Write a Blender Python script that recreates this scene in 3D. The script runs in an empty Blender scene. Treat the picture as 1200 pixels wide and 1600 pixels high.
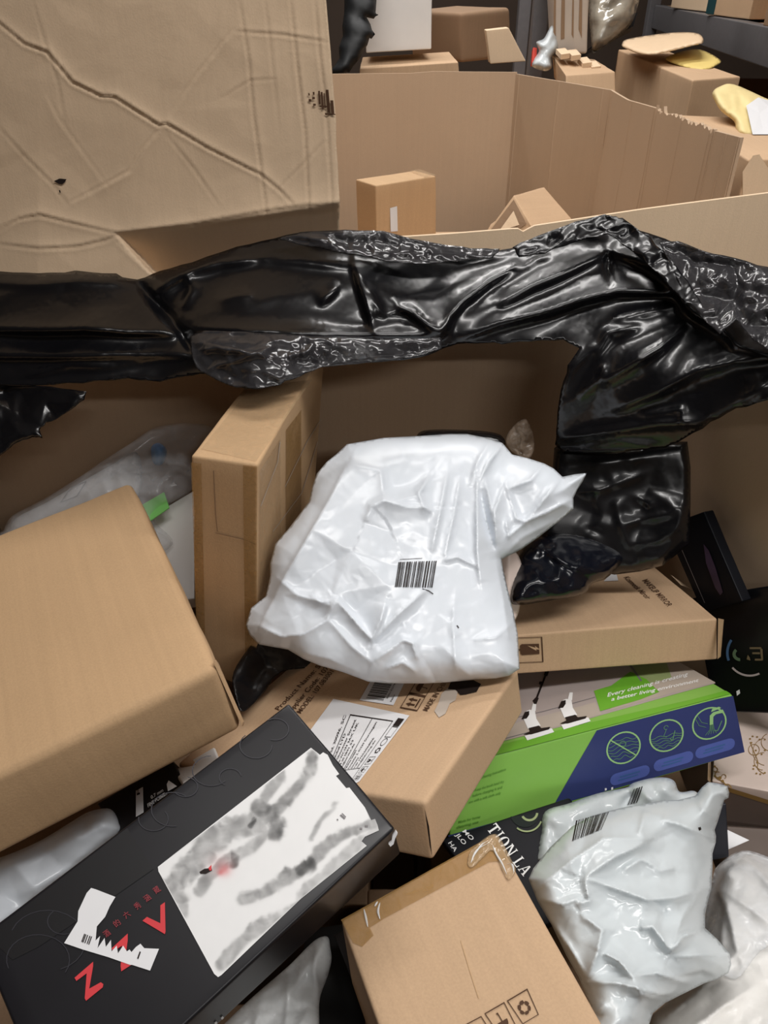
import bpy, math, random
import numpy as np
from mathutils import Vector, Matrix
from mathutils.geometry import delaunay_2d_cdt, tessellate_polygon

# ------------------------------------------------------------------ camera, light, exposure
SC = bpy.context.scene
COL = SC.collection
F, PITCH, CAMZ = 1200.0, math.radians(35), 1.75
cd = bpy.data.cameras.new('camera'); cam = bpy.data.objects.new('camera', cd); COL.objects.link(cam)
cam.location = (0, 0, CAMZ); cam.rotation_euler = (math.radians(90) - PITCH, 0, 0)
cd.sensor_fit = 'VERTICAL'; cd.sensor_height = 36; cd.lens = 36 * F / 1600; cd.clip_start = .02
SC.camera = cam
SC.view_settings.view_transform = 'Standard'; SC.view_settings.look = 'None'
SC.view_settings.gamma = 1; SC.view_settings.use_curve_mapping = False
SC.view_settings.exposure = 0.0
w = bpy.data.worlds.new('world'); SC.world = w; w.use_nodes = True
w.node_tree.nodes['Background'].inputs[0].default_value = (.9, .95, 1, 1)
w.node_tree.nodes['Background'].inputs[1].default_value = .3
def tube(loc, sx, sy, power, color=(1, .975, .95), rot=(0, 0, 0)):
    l = bpy.data.lights.new('ceiling_tube', 'AREA'); l.shape = 'RECTANGLE'; l.size = sx; l.size_y = sy
    l.energy = power; l.color = color
    o = bpy.data.objects.new('ceiling_tube', l); COL.objects.link(o); o.location = loc; o.rotation_euler = rot
tube((.4, .35, 3.0), 1.5, .16, 17)
tube((1.2, .3, 3.0), 1.5, .16, 20)
tube((1.2, -1.6, 3.0), 1.5, .16, 26)
tube((-.1, 1.7, 3.0), 1.5, .16, 19)
tube((.2, 2.9, 3.0), 1.5, .16, 26)  # extra tube, added to brighten the back shelf
tube((0, 4.6, 3.0), 1.5, .16, 14)  # another added tube, lifts the dark rack area and back wall

# ------------------------------------------------------------------ geometry helpers
CF = np.array([0, math.cos(PITCH), -math.sin(PITCH)]); CU = np.array([0, math.sin(PITCH), math.cos(PITCH)])
CR = np.array([1., 0, 0]); EYE = np.array([0, 0, CAMZ])
def rays(P):
    P = np.asarray(P, float)
    return ((P[..., 0:1] - 600) / F) * CR + ((800 - P[..., 1:2]) / F) * CU + CF
def at(P, d):                       # picture points at forward distances
    return EYE + rays(P) * np.asarray(d, float)[..., None]
def aty(P, y, yaw=0, x0=0):         # picture points on an upright plane
    R = rays(P); n = np.array([math.sin(yaw), -math.cos(yaw), 0]); p0 = np.array([x0, y, 0])
    return EYE + R * (((p0 - EYE) @ n) / (R @ n))[..., None]
def atz(P, z):
    R = rays(P); return EYE + R * ((np.asarray(z, float) - CAMZ) / R[..., 2])[..., None]
def proj(W):
    c = np.asarray(W) - EYE; z = c @ CF
    return np.stack([600 + F * (c @ CR) / z, 800 - F * (c @ CU) / z], -1)

MW = {}
def link(o, M=None, parent=None):
    COL.objects.link(o)
    if parent is not None:
        o.parent = parent; MW[o.name] = MW[parent.name]
    else:
        M = np.eye(4) if M is None else M
        o.matrix_basis = Matrix(M.tolist()); MW[o.name] = M
    return o
def frame(C0, X=None, Z=None):
    M = np.eye(4); M[:3, 3] = C0
    if X is not None:
        X = X / np.linalg.norm(X); Z = Z - X * (Z @ X); Z /= np.linalg.norm(Z)
        M[:3, 0], M[:3, 1], M[:3, 2] = X, np.cross(Z, X), Z
    return M
def tag(o, label=None, cat=None, group=None, kind=None):
    for k, v in (('label', label), ('category', cat), ('group', group), ('kind', kind)):
        if v: o[k] = v
    return o
def thing(name, label, cat, C0, X=None, Z=None, group=None):
    return tag(link(bpy.data.objects.new(name, None), frame(np.asarray(C0, float), X, Z)), label, cat, group)
def mk(name, V, Fs, m, parent=None, smooth=True, M=None, attr=None):
    V = np.asarray(V, float)
    Mx = MW[parent.name] if parent is not None else (frame([*V.mean(0)[:2], V[:, 2].min()]) if M is None else M)
    I = np.linalg.inv(Mx); L = V @ I[:3, :3].T + I[:3, 3]
    me = bpy.data.meshes.new(name)
    me.from_pydata([tuple(v) for v in L], [], [tuple(int(i) for i in f) for f in Fs])
    me.materials.append(m)
    if smooth: me.polygons.foreach_set('use_smooth', [True] * len(me.polygons))
    if attr is not None:
        a = me.color_attributes.new('ink', 'FLOAT_COLOR', 'POINT')
        a.data.foreach_set('color', np.asarray(attr, np.float32).ravel())
    if smooth == 'sharp': me.set_sharp_from_angle(angle=math.radians(32))
    me.update()
    return link(bpy.data.objects.new(name, me), Mx, parent)
def join(parts):                    # [(V, F), ...] -> one V, F
    Vs, Fs, n = [], [], 0
    for V, f in parts:
        Vs.append(np.asarray(V, float)); Fs += [tuple(i + n for i in p) for p in f]; n += len(V)
    return np.concatenate(Vs), Fs

# ------------------------------------------------------------------ materials
def srgb(r, g, b): return tuple(((c / 255 / 12.92) if c < 10 else ((c / 255 + .055) / 1.055) ** 2.4) for c in (r, g, b)) + (1,)
def mat(name):
    m = bpy.data.materials.new(name); m.use_nodes = True; nt = m.node_tree
    return m, nt, nt.nodes['Principled BSDF'], nt.nodes.new('ShaderNodeTexCoord')
def N(nt, t, **kw):
    n = nt.nodes.new(t)
    for k, v in kw.items():
        if k in n.inputs: n.inputs[k].default_value = v
        else: setattr(n, k, v)
    return n
def card(name, rgb, var=.10, rough=.75, flute=(1, 0, 0), bump=.12, spec=.25):
    m, nt, b, tc = mat(name); L = nt.links
    n1 = N(nt, 'ShaderNodeTexNoise', Scale=7., Detail=4.); n2 = N(nt, 'ShaderNodeTexNoise', Scale=420., Detail=3.)
    mp = N(nt, 'ShaderNodeMapping'); mp.inputs['Scale'].default_value = [160. if f else 2.5 for f in flute]
    n3 = N(nt, 'ShaderNodeTexNoise', Scale=1., Detail=2.)
    L.new(tc.outputs['Object'], mp.inputs[0]); L.new(mp.outputs[0], n3.inputs[0])
    L.new(tc.outputs['Object'], n1.inputs[0]); L.new(tc.outputs['Object'], n2.inputs[0])
    a = N(nt, 'ShaderNodeMath', operation='ADD'); L.new(n1.outputs[0], a.inputs[0]); L.new(n2.outputs[0], a.inputs[1])
    a2 = N(nt, 'ShaderNodeMath', operation='MULTIPLY_ADD'); a2.inputs[1].default_value = .6; L.new(n3.outputs[0], a2.inputs[0]); L.new(a.outputs[0], a2.inputs[2])
    mr = N(nt, 'ShaderNodeMapRange'); mr.inputs[1].default_value = .8; mr.inputs[2].default_value = 1.8
    mr.inputs[3].default_value = 1 - var; mr.inputs[4].default_value = 1 + var; L.new(a2.outputs[0], mr.inputs[0])
    mx = N(nt, 'ShaderNodeMix', data_type='RGBA', blend_type='MULTIPLY'); mx.inputs[0].default_value = 1
    mx.inputs[6].default_value = srgb(*rgb); L.new(mr.outputs[0], mx.inputs[7]); L.new(mx.outputs[2], b.inputs['Base Color'])
    bp = N(nt, 'ShaderNodeBump', Strength=bump, Distance=.002); L.new(a2.outputs[0], bp.inputs['Height']); L.new(bp.outputs[0], b.inputs['Normal'])
    b.inputs['Roughness'].default_value = rough; b.inputs['Specular IOR Level'].default_value = spec
    return m
def plain(name, rgb, rough=.5, spec=.4, var=.04, scale=30., bump=0., coat=0., sheen_rough=None):
    m, nt, b, tc = mat(name); L = nt.links
    n = N(nt, 'ShaderNodeTexNoise', Scale=scale, Detail=4.); L.new(tc.outputs['Object'], n.inputs[0])
    mr = N(nt, 'ShaderNodeMapRange'); mr.inputs[3].default_value = 1 - var * 2; mr.inputs[4].default_value = 1 + var * 2; L.new(n.outputs[0], mr.inputs[0])
    mx = N(nt, 'ShaderNodeMix', data_type='RGBA', blend_type='MULTIPLY'); mx.inputs[0].default_value = 1
    mx.inputs[6].default_value = srgb(*rgb); L.new(mr.outputs[0], mx.inputs[7]); L.new(mx.outputs[2], b.inputs['Base Color'])
    if bump:
        bp = N(nt, 'ShaderNodeBump', Strength=bump, Distance=.002); L.new(n.outputs[0], bp.inputs['Height']); L.new(bp.outputs[0], b.inputs['Normal'])
    b.inputs['Roughness'].default_value = rough; b.inputs['Specular IOR Level'].default_value = spec; b.inputs['Coat Weight'].default_value = coat; b.inputs['Coat Roughness'].default_value = .1
    return m
def film(name, rgb, alpha, rough=.12, spec=.6, bump=.25, scale=60.):       # thin see-through plastic
    m, nt, b, tc = mat(name); L = nt.links
    n = N(nt, 'ShaderNodeTexNoise', Scale=scale, Detail=3., Distortion=1.5); L.new(tc.outputs['Object'], n.inputs[0])
    mr = N(nt, 'ShaderNodeMapRange'); mr.inputs[1].default_value = .3; mr.inputs[2].default_value = .75
    mr.inputs[3].default_value = max(0, alpha - .12); mr.inputs[4].default_value = min(1, alpha + .15); L.new(n.outputs[0], mr.inputs[0]); L.new(mr.outputs[0], b.inputs['Alpha'])
    bp = N(nt, 'ShaderNodeBump', Strength=bump, Distance=.003); L.new(n.outputs[0], bp.inputs['Height']); L.new(bp.outputs[0], b.inputs['Normal'])
    b.inputs['Base Color'].default_value = srgb(*rgb); b.inputs['Roughness'].default_value = rough; b.inputs['Specular IOR Level'].default_value = spec
    return m
def inkmat(name, rough=.5):         # printed picture: colours are in the mesh
    m, nt, b, tc = mat(name); a = N(nt, 'ShaderNodeVertexColor', layer_name='ink')
    nt.links.new(a.outputs[0], b.inputs['Base Color']); b.inputs['Roughness'].default_value = rough
    return m
KRAFT = (186, 152, 116)
M_card = card('kraft_cardboard', (192, 161, 129)); M_card_w = card('kraft_cardboard_warm', (190, 157, 120)); M_panel = card('panel_cardboard', (214, 188, 158), var=.05, flute=(1, 0, 0))
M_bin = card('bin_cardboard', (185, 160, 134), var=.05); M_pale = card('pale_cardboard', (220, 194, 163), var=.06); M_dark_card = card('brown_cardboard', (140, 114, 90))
M_flute = card('torn_board_edge', (205, 172, 132), var=.25, flute=(1, 1, 0), bump=.5)
M_white = plain('white_polythene', (212, 218, 225), rough=.3, spec=.5, var=.012, scale=8, bump=.02)
M_grey = plain('grey_white_polythene', (202, 209, 212), rough=.22, spec=.5, var=.015, scale=9, bump=.02)
M_black = plain('black_film', (14, 14, 17), rough=.27, spec=.5, var=.1, scale=14, bump=.02, coat=.2)
M_navy = plain('navy_black_bag', (12, 15, 24), rough=.22, spec=.5, var=.1, scale=40, bump=.1)
M_blackbox = plain('black_printed_board', (24, 23, 27), rough=.36, spec=.4, var=.12, scale=14)
M_blackside = plain('black_board_side', (40, 37, 38), rough=.5, spec=.35, var=.08, scale=14)
M_whitebox = plain('white_board', (226, 224, 221), rough=.5, var=.02)
M_whitelab = plain('white_label_paper', (222, 222, 224), rough=.5, var=.015)
M_ink = plain('black_print', (36, 28, 26), rough=.6, spec=.2)
M_brownink = plain('brown_print', (80, 56, 40), rough=.7, spec=.2)
M_red = plain('red_print', (205, 58, 64), rough=.5); M_dimred = plain('dark_red_print', (132, 48, 56), rough=.5)
M_green = plain('green_print', (134, 188, 84), rough=.32, spec=.45, var=.02); M_green2 = plain('bright_green_print', (110, 178, 52), rough=.32, var=.03)
M_dkgreen = plain('dark_green_print', (98, 152, 60), rough=.4)
M_blue = plain('blue_print', (52, 62, 112), rough=.32, spec=.45, var=.03); M_blue2 = plain('light_blue_print', (82, 98, 168), rough=.32, var=.05); M_teal = plain('teal_print', (62, 100, 150), rough=.4)
M_lime = plain('lime_line_print', (150, 196, 132), rough=.4); M_limed = plain('dim_lime_line_print', (96, 140, 108), rough=.4)
M_taupe = plain('taupe_print', (176, 164, 160), rough=.32, spec=.45, var=.05, scale=20); M_taupe2 = plain('light_taupe_print', (184, 172, 160), rough=.32, var=.04)
M_sage = plain('sage_print', (150, 164, 112), rough=.32, var=.1, scale=40)
M_wprint = plain('white_print', (244, 244, 244), rough=.5); M_gprint = plain('grey_print', (120, 116, 118), rough=.5)
M_cream = plain('cream_lacquered_board', (226, 208, 198), rough=.3, var=.02); M_gold = plain('gold_print', (150, 118, 66), rough=.35, spec=.6)
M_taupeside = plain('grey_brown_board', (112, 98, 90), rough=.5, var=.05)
M_clear = film('clear_polybag', (235, 238, 242), .22, bump=.06, scale=18.); M_tape = film('clear_packing_tape', (206, 178, 140), .3, rough=.1, bump=.05); M_btape = film('brown_packing_tape', (172, 134, 82), .55, rough=.12, bump=.05)
M_milky = film('milky_film', (240, 243, 244), .66, rough=.16, bump=.06, scale=14.)
M_smoke = film('smoky_stretch_film', (52, 51, 53), .78, rough=.16, bump=.1, scale=60)
M_steel = plain('grey_rack_steel', (92, 90, 92), rough=.45, spec=.5, var=.08, scale=60); M_deck = card('rack_deck_board', (176, 142, 108))
M_yellow = plain('yellow_paper', (220, 196, 118), rough=.6, var=.04); M_paley = plain('pale_yellow_paper', (226, 206, 148), rough=.6, var=.04); M_beige = plain('beige_paper', (222, 194, 160), rough=.55, var=.03)
M_wall = plain('painted_wall', (120, 112, 106), rough=.85, var=.06, scale=3); M_floor = plain('concrete_floor', (110, 108, 104), rough=.7, var=.08, scale=5); M_ceil = plain('painted_ceiling', (190, 188, 184), rough=.9)
M_darkwall = plain('dark_wall', (84, 70, 60), rough=.85, var=.1, scale=3)
M_bluec = plain('blue_plastic', (70, 130, 190), rough=.35); M_greenc = plain('light_green_card', (130, 205, 110), rough=.5)
M_redc = plain('red_plastic', (200, 60, 45), rough=.4); M_teals = plain('teal_tape', (30, 66, 70), rough=.3)
M_picture = inkmat('printed_picture')

# ------------------------------------------------------------------ noise
def smooth_noise(P, seed, freq, octaves=3):
    r = np.random.default_rng(seed); v = np.zeros(len(P)); a = 1.
    for o in range(octaves):
        for k in range(5):
            d = r.normal(size=P.shape[1]); d *= freq * 2 ** o / np.linalg.norm(d)
            v += a * np.sin(P @ d * 6.283 + r.uniform(0, 6.283)) / 3
        a *= .5
    return v
def tri(t): return np.abs((t % 1) * 2 - 1)
def crumple(P, seed, scale, octaves=4, aniso=None):                # facets with sharp folds, about 0..1
    r = np.random.default_rng(seed); P = P / scale; v = np.zeros(len(P)); wx = np.zeros(len(P)); wy = np.zeros(len(P)); a, tot = 1., 0
    if aniso is not None:
        c, s = math.cos(aniso[0]), math.sin(aniso[0]); P = np.stack([(P[:, 0] * c + P[:, 1] * s) / aniso[1], -P[:, 0] * s + P[:, 1] * c], 1)
    for o in range(octaves):
        for k in range(2):
            t = r.uniform(0, 6.283); f = r.uniform(.7, 1.3) * 1.9 ** o
            q = tri((P[:, 0] + wx) * math.cos(t) * f + (P[:, 1] + wy) * math.sin(t) * f + r.uniform())
            v += a * q; tot += a
            wx = wx + .45 * a * (q - .5) * math.cos(t + 1.9); wy = wy + .45 * a * (q - .5) * math.sin(t + 1.9)
        a *= .52
    return v / tot
def facet(P, seed, spacing, aniso=None):                             # random flat facets with crisp folds, about -1..1
    r = np.random.default_rng(seed); P = np.asarray(P, float)
    if aniso is not None:
        c, q = math.cos(aniso[0]), math.sin(aniso[0]); P = np.stack([(P[:, 0] * c + P[:, 1] * q) / aniso[1], -P[:, 0] * q + P[:, 1] * c], 1)
    lo, hi = P.min(0) - 2 * spacing, P.max(0) + 2 * spacing; nx, ny = ((hi - lo) / spacing).astype(int) + 1
    g = np.stack(np.meshgrid(np.arange(nx), np.arange(ny)), -1).reshape(-1, 2) * spacing + lo + r.uniform(-.48, .48, (nx * ny, 2)) * spacing
    val = r.uniform(-1, 1, len(g)); vv, _, ff, ov, _, _ = delaunay_2d_cdt([Vector(p) for p in g], [], [], 0, 1e-6)
    G = np.array([tuple(v) for v in vv]); val = np.array([val[k[0]] for k in ov]); out = np.zeros(len(P)); order = np.argsort(P[:, 0]); xs = P[order, 0]
    for f in ff:
        a, b, c = G[f[0]], G[f[1]], G[f[2]]; i0, i1 = np.searchsorted(xs, [min(a[0], b[0], c[0]), max(a[0], b[0], c[0])]); k = order[i0:i1]
        if not len(k): continue
        p = P[k]; den = (b[1] - c[1]) * (a[0] - c[0]) + (c[0] - b[0]) * (a[1] - c[1])
        if abs(den) < 1e-9: continue
        l0 = ((b[1] - c[1]) * (p[:, 0] - c[0]) + (c[0] - b[0]) * (p[:, 1] - c[1])) / den; l1 = ((c[1] - a[1]) * (p[:, 0] - c[0]) + (a[0] - c[0]) * (p[:, 1] - c[1])) / den; l2 = 1 - l0 - l1
        m = (l0 >= -1e-6) & (l1 >= -1e-6) & (l2 >= -1e-6); out[k[m]] = (l0 * val[f[0]] + l1 * val[f[1]] + l2 * val[f[2]])[m]
    return out
def seg_dist(P, A, B):                                              # distance, position along, signed side
    d = B - A; L = max(np.hypot(*d), 1e-9); t = np.clip(((P - A) @ d) / L ** 2, 0, 1)
    q = P - (A + t[:, None] * d); return np.hypot(q[:, 0], q[:, 1]), t, (d[0] * (P - A)[:, 1] - d[1] * (P - A)[:, 0])
def poly_dist(P, pts, closed=False):
    pts = np.asarray(pts, float); n = len(pts); D = np.full(len(P), 1e9); S = np.zeros(len(P)); T = np.zeros(len(P))
    for i in range(n if closed else n - 1):
        d, t, s = seg_dist(P, pts[i], pts[(i + 1) % n]); k = d < D
        D[k] = d[k]; S[k] = np.sign(s[k]); T[k] = (i + t[k]) / max(1, n - 1)
    return D, S, T
def catmull(pts, n=6, closed=False):
    P = np.asarray(pts, float); out = []
    for i in range(len(P) if closed else len(P) - 1):
        if closed: a, b, c, d = (P[(i + j) % len(P)] for j in (-1, 0, 1, 2))
        else: a, b, c, d = P[max(i - 1, 0)], P[i], P[i + 1], P[min(i + 2, len(P) - 1)]
        for t in np.arange(n) / n:
            out.append(.5 * (2 * b + (c - a) * t + (2 * a - 5 * b + 4 * c - d) * t * t + (3 * b - a - 3 * c + d) * t ** 3))
    if not closed: out.append(P[-1])
    return np.array(out)

# ------------------------------------------------------------------ soft sheets and bags
class Sheet:
    def __init__(s, outline, base, bulge=0., bw=60., creases=(), crum=(), taper=20., soft=True, jag=0., seed=1, fac=(), blur=1, flat=False):
        s.flat = flat
        s.fac, s.blur, s.memo = fac, blur, None
        o = catmull(outline, 5, True) if soft else np.asarray(outline, float)
        if jag:
            r = np.random.default_rng(seed); o = np.concatenate([o[i] + (np.roll(o, -1, 0)[i] - o[i]) * np.linspace(0, 1, 4)[:-1, None] for i in range(len(o))])
            o = o + r.normal(size=o.shape) * jag
        s.o, s.bulge, s.bw, s.creases, s.crum, s.taper = o, bulge, bw, creases, crum, taper
        if callable(base): s.base = base
        else:
            b = np.asarray(base, float); X = b[:, :2]; n = len(b)
            K = np.linalg.norm(X[:, None] - X[None], axis=2); A = np.zeros((n + 3, n + 3)); A[:n, :n] = K
            A[:n, n] = 1; A[:n, n + 1:] = X / 1000; A[n:, :n] = A[:n, n:].T
            c = np.linalg.lstsq(A, np.concatenate([b[:, 2], [0, 0, 0]]), rcond=None)[0]
            s.base = lambda P: np.linalg.norm(P[:, None] - X[None], axis=2) @ c[:n] + c[n] + (P / 1000) @ c[n + 1:]
    def prof(s, P):
        d = poly_dist(P, s.o, True)[0]; t = np.clip(d / s.bw, 0, 1); return d, 1 - (1 - t) ** 3 if s.flat else np.sqrt(1 - (1 - t) ** 2)
    def depth(s, P):
        P = np.asarray(P, float); d, p = s.prof(P); e = 1 - np.exp(-d / s.taper); z = s.base(P) - s.bulge * p
        for c in s.creases:
            pts, h, wa = c[0], c[1], c[2]; wb = c[3] if len(c) > 3 else wa
            D, S, T = poly_dist(P, pts); w_ = np.where(S > 0, wa, wb)
            z = z - h * np.exp(-D / w_) * (.25 + .75 * np.sin(np.clip(T, .0, 1.) * math.pi) ** .6) * e
        for a, sc, sd, *an in s.crum:
            z = z - a * (crumple(P, sd, sc, aniso=an[0] if an else None) - .5) * e
        if len(P) > 2000 or s.memo is None:
            for a, sc, sd, *an in s.fac: z = z - a * facet(P, sd, sc, an[0] if an else None) * e
            if len(P) > 2000: s.memo = (P, z)
        else:
            for i in range(len(P)):          # near a meshed point: follow the mesh
                d2 = ((s.memo[0] - P[i]) ** 2).sum(1); k = np.argpartition(d2, 4)[:4]; w_ = 1 / (d2[k] + .5); z[i] = (s.memo[1][k] * w_).sum() / w_.sum()
        return z
    def mesh(s, step, back=.02, holes=None):
        o = s.o; out = []
        for i in range(len(o)):
            a, b = o[i], o[(i + 1) % len(o)]; k = max(1, int(round(np.hypot(*(b - a)) / step)))
            out += [a + (b - a) * j / k for j in range(k)]
        out = np.array(out); r = np.random.default_rng(5)
        lo, hi = out.min(0), out.max(0); gx, gy = np.meshgrid(np.arange(lo[0], hi[0], step), np.arange(lo[1], hi[1], step * .87))
        gx = gx + (np.arange(gx.shape[0]) % 2)[:, None] * step / 2
        G = np.stack([gx.ravel(), gy.ravel()], 1); G += r.uniform(-.16, .16, G.shape) * step
        ins = np.zeros(len(G), bool); a = out; b = np.roll(out, -1, 0)
        for i in range(len(out)):
            k = (a[i, 1] > G[:, 1]) != (b[i, 1] > G[:, 1])
            ins[k] ^= G[k, 0] < (b[i, 0] - a[i, 0]) * (G[k, 1] - a[i, 1]) / (b[i, 1] - a[i, 1]) + a[i, 0]
        G = G[ins]; G = G[poly_dist(G, out, True)[0] > step * .55]
        n = len(out); P = np.concatenate([out, G])
        vv, _, ff, ov, _, _ = delaunay_2d_cdt([Vector(p) for p in P], [], [list(range(n))], 1, 1e-5)
        P2 = np.array([tuple(v) for v in vv]); bd = np.array([any(k < n for k in q) for q in ov])
        ff = [tuple(f) for f in ff]
        T = np.array(ff); ar = np.cross(P2[T[:, 1]] - P2[T[:, 0]], P2[T[:, 2]] - P2[T[:, 0]])
        T = np.where((ar > 0)[:, None], T[:, ::-1], T)
        d, p = s.prof(P2); zf = s.depth(P2)
        if s.blur:
            E_ = np.concatenate([T[:, [0, 1]], T[:, [1, 2]], T[:, [2, 0]]]); E_ = np.concatenate([E_, E_[:, ::-1]]); cn = np.bincount(E_[:, 0], minlength=len(P2))
            for _ in range(s.blur):
                q = np.bincount(E_[:, 0], weights=zf[E_[:, 1]], minlength=len(P2)) / np.maximum(cn, 1); zf = np.where(bd, zf, .5 * zf + .5 * q)
        s.memo = (P2, zf); zb = s.base(P2) + back * (p if s.bulge else np.clip(d / 6, 0, 1))
        zb = np.maximum(zb, zf + .0006 * np.clip(d / 3, 0, 1)) if not s.bulge else np.maximum(zb, zf + .001 * np.clip(d / 3, 0, 1))
        m = len(P2); Vf, Vb = at(P2, zf), at(P2, zb); idx = np.arange(m) + m; idx[bd] = np.arange(m)[bd]
        keep = np.ones(2 * m, bool); keep[m:][bd] = False; new = np.cumsum(keep) - 1
        V = np.concatenate([Vf, Vb])[keep]; Fs = np.concatenate([T, new[idx[T]][:, ::-1]])
        return V, Fs
    def on(s, P, off=.0012): return at(P, s.depth(P) - off)

# ------------------------------------------------------------------ cartons
FACES = {'top': (1, 5, 7, 3), 'front': (0, 4, 5, 1), 'right': (4, 6, 7, 5), 'left': (2, 0, 1, 3), 'back': (6, 2, 3, 7), 'bottom': (2, 6, 4, 0)}
class Box:                          # eight corners, index = 4*right + 2*away + up
    def __init__(s, C): s.C = np.asarray(C, float); s.cache = {}
    def tril(s, U):
        u, v, w_ = U[:, 0], U[:, 1], U[:, 2]; P = 0
        for k in range(8):
            P = P + ((u if k // 4 else 1 - u) * (v if k // 2 % 2 else 1 - v) * (w_ if k % 2 else 1 - w_))[:, None] * s.C[k]
        return P
    def build(s, name, m, parent, r=.004, dent=.0006, seed=3, n=14, sag=0.):
        C = s.C; d = np.array([np.linalg.norm(C[4:] - C[:4], axis=1).mean(), np.linalg.norm(C[[2, 3, 6, 7]] - C[[0, 1, 4, 5]], axis=1).mean(), np.linalg.norm(C[1::2] - C[::2], axis=1).mean()])
        r = min(r, d.min() * .3); ax = []
        for k in range(3):
            e = r / d[k]; ax.append(np.concatenate([[0, .3 * e, .65 * e], np.linspace(e, 1 - e, n), [1 - .65 * e, 1 - .3 * e, 1]]))
        ids = {}; V = []; Fs = []
        def vid(i, j, k):
            if (i, j, k) not in ids: ids[i, j, k] = len(V); V.append((ax[0][i], ax[1][j], ax[2][k]))
            return ids[i, j, k]
        m_ = n + 5
        for i in range(m_):
            for j in range(m_):
                for e, fl in ((0, 1), (m_, 0)):
                    q = [(i, j), (i + 1, j), (i + 1, j + 1), (i, j + 1)]
                    for f in ([(a, b, e) for a, b in q], [(e, a, b) for a, b in q], [(b, e, a) for a, b in q]):
                        f = f[::-1] if fl else f; Fs.append([vid(*p) for p in f])
        U = np.array(V); Q = U * d; I = np.clip(Q, r, d - r); D = Q - I; ln = np.linalg.norm(D, axis=1); nn = D / np.maximum(ln, 1e-9)[:, None]
        Q = I + nn * r
        h = smooth_noise(Q * 1., seed, 5., 3) * dent; edge = np.minimum(np.min(np.where(np.abs(D) < 1e-9, 9, 9), axis=1), 1)
        Q = Q + nn * h[:, None]
        mid = np.prod(np.clip(4 * U * (1 - U) + (np.abs(nn) > .9), 0, 1), axis=1); Q = Q + nn * (mid * sag)[:, None]
        return mk(name, s.tril(Q / d), Fs, m, parent)
    def solve(s, P, face):          # picture point -> (u, v) on a face
        q = s.C[list(FACES[face])]; P = np.asarray(P, float); uv = np.full((len(P), 2), .5)
        f = lambda uv: ((1 - uv[:, :1]) * (1 - uv[:, 1:]) * q[0] + uv[:, :1] * (1 - uv[:, 1:]) * q[1] + uv[:, :1] * uv[:, 1:] * q[2] + (1 - uv[:, :1]) * uv[:, 1:] * q[3])
        for _ in range(12):
            e = proj(f(uv)) - P; h = 1e-5
            a = (proj(f(uv + [h, 0])) - P - e) / h; b = (proj(f(uv + [0, h])) - P - e) / h
            det = a[:, 0] * b[:, 1] - a[:, 1] * b[:, 0]; det = np.where(np.abs(det) < 1e-9, 1e-9, det)
            uv = uv - np.clip(np.stack([(e[:, 0] * b[:, 1] - e[:, 1] * b[:, 0]) / det, (a[:, 0] * e[:, 1] - a[:, 1] * e[:, 0]) / det], 1), -.5, .5)
        return f(uv)
    def normal(s, face):
        q = s.C[list(FACES[face])]; n = np.cross(q[2] - q[0], q[3] - q[1]); return n / np.linalg.norm(n)
    def on(s, P, face, off=.001): return s.solve(P, face) + s.normal(face) * off
def carton(name, label, cat, C, m, group=None, body='carton_body', **kw):
    b = Box(C); C = b.C
    t = thing(name, label, cat, C[::2].mean(0), C[4:].mean(0) - C[:4].mean(0), C[1::2].mean(0) - C[::2].mean(0), group)
    b.root = t; b.body = b.build(body, m, t, **kw); return b
def print_on(b, face, name, P, Fs, m, parent=None, off=.001, label=None):
    o = mk(name, b.on(P, face, off), Fs, m, parent or b.root, smooth=False)
    if label: o['label'] = label
    return o
def polys(*ps):                     # polygons -> P, F
    out = []
    for p in ps:
        p = [tuple(q) for q in p]
        if len(p) > 4 : out.append((p, [tuple(t) for t in tessellate_polygon([[Vector((x, y, 0)) for x, y in p]])]))
        else: out.append((p, [tuple(range(len(p)))]))
    return subdiv(*join(out))
def subdiv(P, Fs, most=26.):        # cut big printed shapes fine enough to follow a face
    V = [tuple(p) for p in P]; out = []; todo = []
    for f in Fs:
        q = np.array([V[i] for i in f]); e = np.hypot(*(q - np.roll(q, -1, 0)).T).max()
        if e <= most: out.append(tuple(f))
        else: todo += [(f[0], f[k], f[k + 1]) for k in range(1, len(f) - 1)]
    mids = {}
    def mid(a, b):
        k = (min(a, b), max(a, b))
        if k not in mids: mids[k] = len(V); V.append(((V[a][0] + V[b][0]) / 2, (V[a][1] + V[b][1]) / 2))
        return mids[k]
    while todo:
        f = todo.pop(); q = np.array([V[i] for i in f]); e = np.hypot(*(q - np.roll(q, -1, 0)).T)
        if e.max() <= most: out.append(tuple(f)); continue
        k = int(e.argmax()); a, b, c = f[k], f[(k + 1) % 3], f[(k + 2) % 3]; m = mid(a, b); todo += [(a, m, c), (m, b, c)]
    return np.array(V, float), out
def quadmap(q):                     # unit square -> picture quad (u0v0, u1v0, u1v1, u0v1), true perspective
    src = [(0, 0), (1, 0), (1, 1), (0, 1)]; A = []; B = []
    for (u, v), (x, y) in zip(src, q):
        A += [[u, v, 1, 0, 0, 0, -u * x, -v * x], [0, 0, 0, u, v, 1, -u * y, -v * y]]; B += [x, y]
    h = np.append(np.linalg.solve(np.array(A, float), np.array(B, float)), 1).reshape(3, 3)
    def f(P):
        P = np.asarray(P, float); W = np.c_[P, np.ones(len(P))] @ h.T; return W[:, :2] / W[:, 2:]
    return f
def R(a, b, c, d): return [(a, b), (c, b), (c, d), (a, d)]
def box_lines(a, b, c, d, t): return [R(a, b, c, b + t), R(a, d - t, c, d), R(a, b + t, a + t, d - t), R(c - t, b + t, c, d - t)]
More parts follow.
